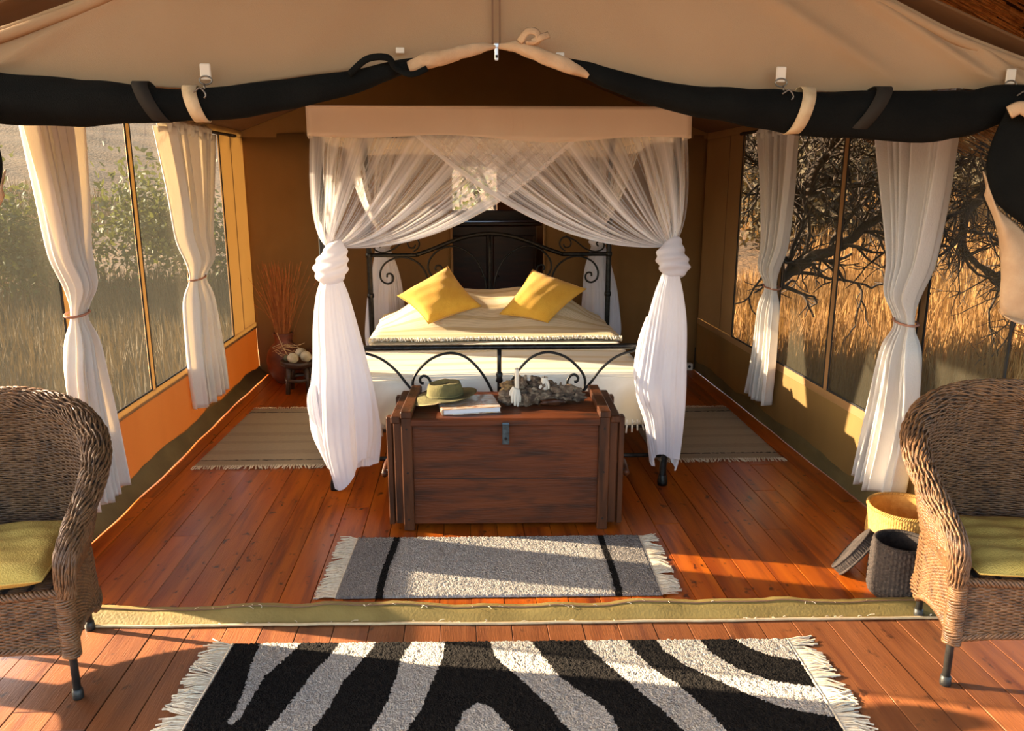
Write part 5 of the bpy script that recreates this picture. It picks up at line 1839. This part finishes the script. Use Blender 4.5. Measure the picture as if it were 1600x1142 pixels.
def lid_():
    up = np.array([.165, .035, .155]); up = up / np.linalg.norm(up)
    side = np.array([.25, .82, -.43]); side = side - up * (side @ up); side = side / np.linalg.norm(side)
    nn = np.cross(up, side); nn = nn if nn[2] > 0 else -nn
    c = np.array([1.675, 3.035, .105])
    n = 160
    th = np.arange(n) * 2 * PI / n
    def ring(r, h, rib=0):
        e = r + rib * np.abs(np.sin(th * 30))
        return c + e[:, None] * (np.cos(th)[:, None] * up + np.sin(th)[:, None] * side) + nn * h
    R0 = .112
    rows = [ring(.001, .022)] + [ring(r, .022 + .0012 * math.sin(i * 2.6)) for i, r in enumerate(np.linspace(.01, R0 - .006, 26))] + [ring(R0, .016, .003), ring(R0, .0, .005), ring(R0, -.018, .004), ring(R0 - .006, -.022), ring(R0 - .010, -.018), ring(R0 - .011, .004), ring(.001, .008)]
    MB().grid(np.array(rows), cv=True, flip=True).build('disc', 'dark_basket', ld, smooth=False)
    for h_, e_ in ((.020, 0), (-.019, .002)):
        MB().tube(ring(R0 + e_, h_)[::3], .0055, 6, closed=True).build('rim', 'dark_basket', ld, smooth=True)
    p0 = c - nn * .0 - up * .02
    lp_ = bez([p0 - nn * .0 + side * -.02, p0 - nn * .03 - side * .012, p0 - nn * .036 + side * .006, p0 + side * .015], 24)
    MB().tube(lp_, .003, 6).build('handle_loop', 'dark_basket', ld, smooth=True)
lid_()

# ------------------------------------------------------------------ back left corner
pot = thing('clay_pot', 'brown clay pot in the far left corner holding dry grass', 'pot', (-1.545, 6.68, 0))
MB().lathe([(0, .02), (0, 0), (.07, 0), (.11, .05), (.145, .13), (.152, .20), (.138, .27), (.105, .32), (.078, .345), (.072, .37), (.080, .41), (.084, .425), (.076, .425), (.066, .38), (.07, .34), (.10, .30)], 40, (-1.545, 6.68, 0)).build('body', 'terracotta', pot, smooth=True)
MB().tube([(-1.545 + .080 * math.cos(a), 6.68 + .080 * math.sin(a), .425) for a in np.linspace(0, 2 * PI, 33)[:-1]], .009, 6, closed=True).build('lip', 'terracotta', pot, smooth=True)
dg = thing('dry_grass_bunch', 'bunch of tall reddish dry grass standing in the clay pot', 'dried grass', (-1.545, 6.68, .33))
g = random.Random(12)
mb, hd = MB(), MB()
for i in range(210):
    a = g.uniform(0, 2 * PI); sp = abs(g.gauss(0, .11))
    sp = min(sp, .24)
    b = np.array([-1.545 + .045 * g.uniform(-1, 1), 6.68 + .04 * g.uniform(-1, 1), .33])
    h = g.uniform(.35, .70)
    tip = b + np.array([sp * 1.25 * math.cos(a), sp * .8 * math.sin(a), h])
    tip[1] = min(tip[1], 6.94)
    tip[0] = max(tip[0], -1.80)
    mid = b * .45 + tip * .55 + np.array([0, 0, .05])
    p = bez([b, mid, tip], 8)
    mb.tube(p, np.linspace(.0022, .001, len(p)), 3, caps=False)
    if i % 2 == 0:
        hd.tube([tip - (tip - mid) * .25, tip + (tip - mid) * .06], [.0045, .0012], 4)
kind(mb.build('stalk', 'straw', dg), 'stuff')
kind(hd.build('seed_head', 'straw', dg), 'stuff')

st = thing('carved_stool', 'low dark carved stool with a dished top beside the clay pot', 'stool', (-1.355, 6.34, 0))
SC = (-1.355, 6.34, 0)
MB().lathe([(0, .232), (.08, .236), (.125, .262), (.142, .272), (.150, .262), (.146, .235), (.10, .205), (0, .198)], 40, SC).build('dished_top', 'stool', st, smooth=True)
for k in range(4):
    a = PI / 4 + k * PI / 2
    cx_, sx_ = math.cos(a), math.sin(a)
    MB().tube([(SC[0] + r * cx_, SC[1] + r * sx_, z) for r, z in ((.095, .215), (.108, .12), (.12, .0))], [.026, .020, .019], 8).build('leg', 'stool', st, smooth=True)
MB().lathe([(.115, .10), (.122, .105), (.122, .125), (.115, .13), (.108, .12)], 32, SC).build('ring_stretcher', 'stool', st, smooth=True)
def ball(label, c, r, m='stone', seed=1):
    mb = MB(); lump(mb, c, r, seed, (1, 1, .93), 24, 16, .05)
    o = mb.build('stone_ball', m, None, smooth=True)
    tag(o, label, 'stone', 'stone balls on the stool')
    o_ = o
ball('front left pale round stone on the dark carved stool', (-1.385, 6.262, .299), .043, seed=2)
ball('front right pale round stone on the dark carved stool', (-1.285, 6.285, .306), .045, seed=3)
ball('rear pale round stone topmost of the pile on the carved stool', (-1.340, 6.362, .322), .044, seed=4)
ball('small mossy grey stone at the left rim of the carved stool', (-1.447, 6.322, .288), .026, 'greenstone', seed=5)
tw = MB()
g = random.Random(3)
for i in range(16):
    p = np.array([-1.60 + g.uniform(0, .14), 6.44 + g.uniform(-.03, .06), .33 + g.uniform(-.05, .04)])
    q_ = p + np.array([g.uniform(.06, .16), g.uniform(-.10, .0), g.uniform(-.05, .05)])
    tw.tube(bez([p, (p + q_) / 2 + (0, 0, g.uniform(-.02, .03)), q_], 8), .0028, 4)
tw.tube(bez([(-1.56, 6.52, .46), (-1.52, 6.45, .40), (-1.47, 6.38, .335), (-1.43, 6.35, .28)], 12), .004, 5)
tag(tw.build('dry_twig_bundle', 'twig', smooth=True), 'pale dry twigs drooping between the clay pot and the stool', 'twigs')
bo = thing('clay_bowl', 'orange brown clay bowl on the floor behind the stool, half hidden by the net', 'bowl', (-1.20, 6.72, 0))
MB().lathe([(0, .012), (0, 0), (.06, 0), (.11, .08), (.135, .20), (.138, .27), (.130, .27), (.12, .20), (.10, .09), (.05, .02), (0, .02)], 36, (-1.20, 6.72, 0)).build('body', 'terracotta', bo, smooth=True)
MB().tube([(-1.20 + .134 * math.cos(a), 6.72 + .134 * math.sin(a), .27) for a in np.linspace(0, 2 * PI, 41)[:-1]], .007, 6, closed=True).build('lip', 'terracotta', bo, smooth=True)

# white socket box on the floor, far right corner
sb = thing('socket_box', 'small white power socket box on the floor in the far right corner', 'socket', (2.02, 6.90, 0))
MB().box((2.02, 6.90, .035), (.115, .06, .064), bev=.006).build('case', 'plastic', sb)
MB().tube([(2.045, 6.868, .04), (2.045, 6.872, .04)], .014, 12).build('outlet', 'dark_gap', sb)
MB().tube([(2.0, 6.868, .045), (2.0, 6.8685, .045)], .009, 10).build('switch', 'plastic', sb)
MB().tube(bez([(2.075, 6.91, .02), (2.095, 6.90, .012), (2.11, 6.93, .05), (2.115, 6.955, .2)], 14), .004, 6).build('cable', 'wick', sb)
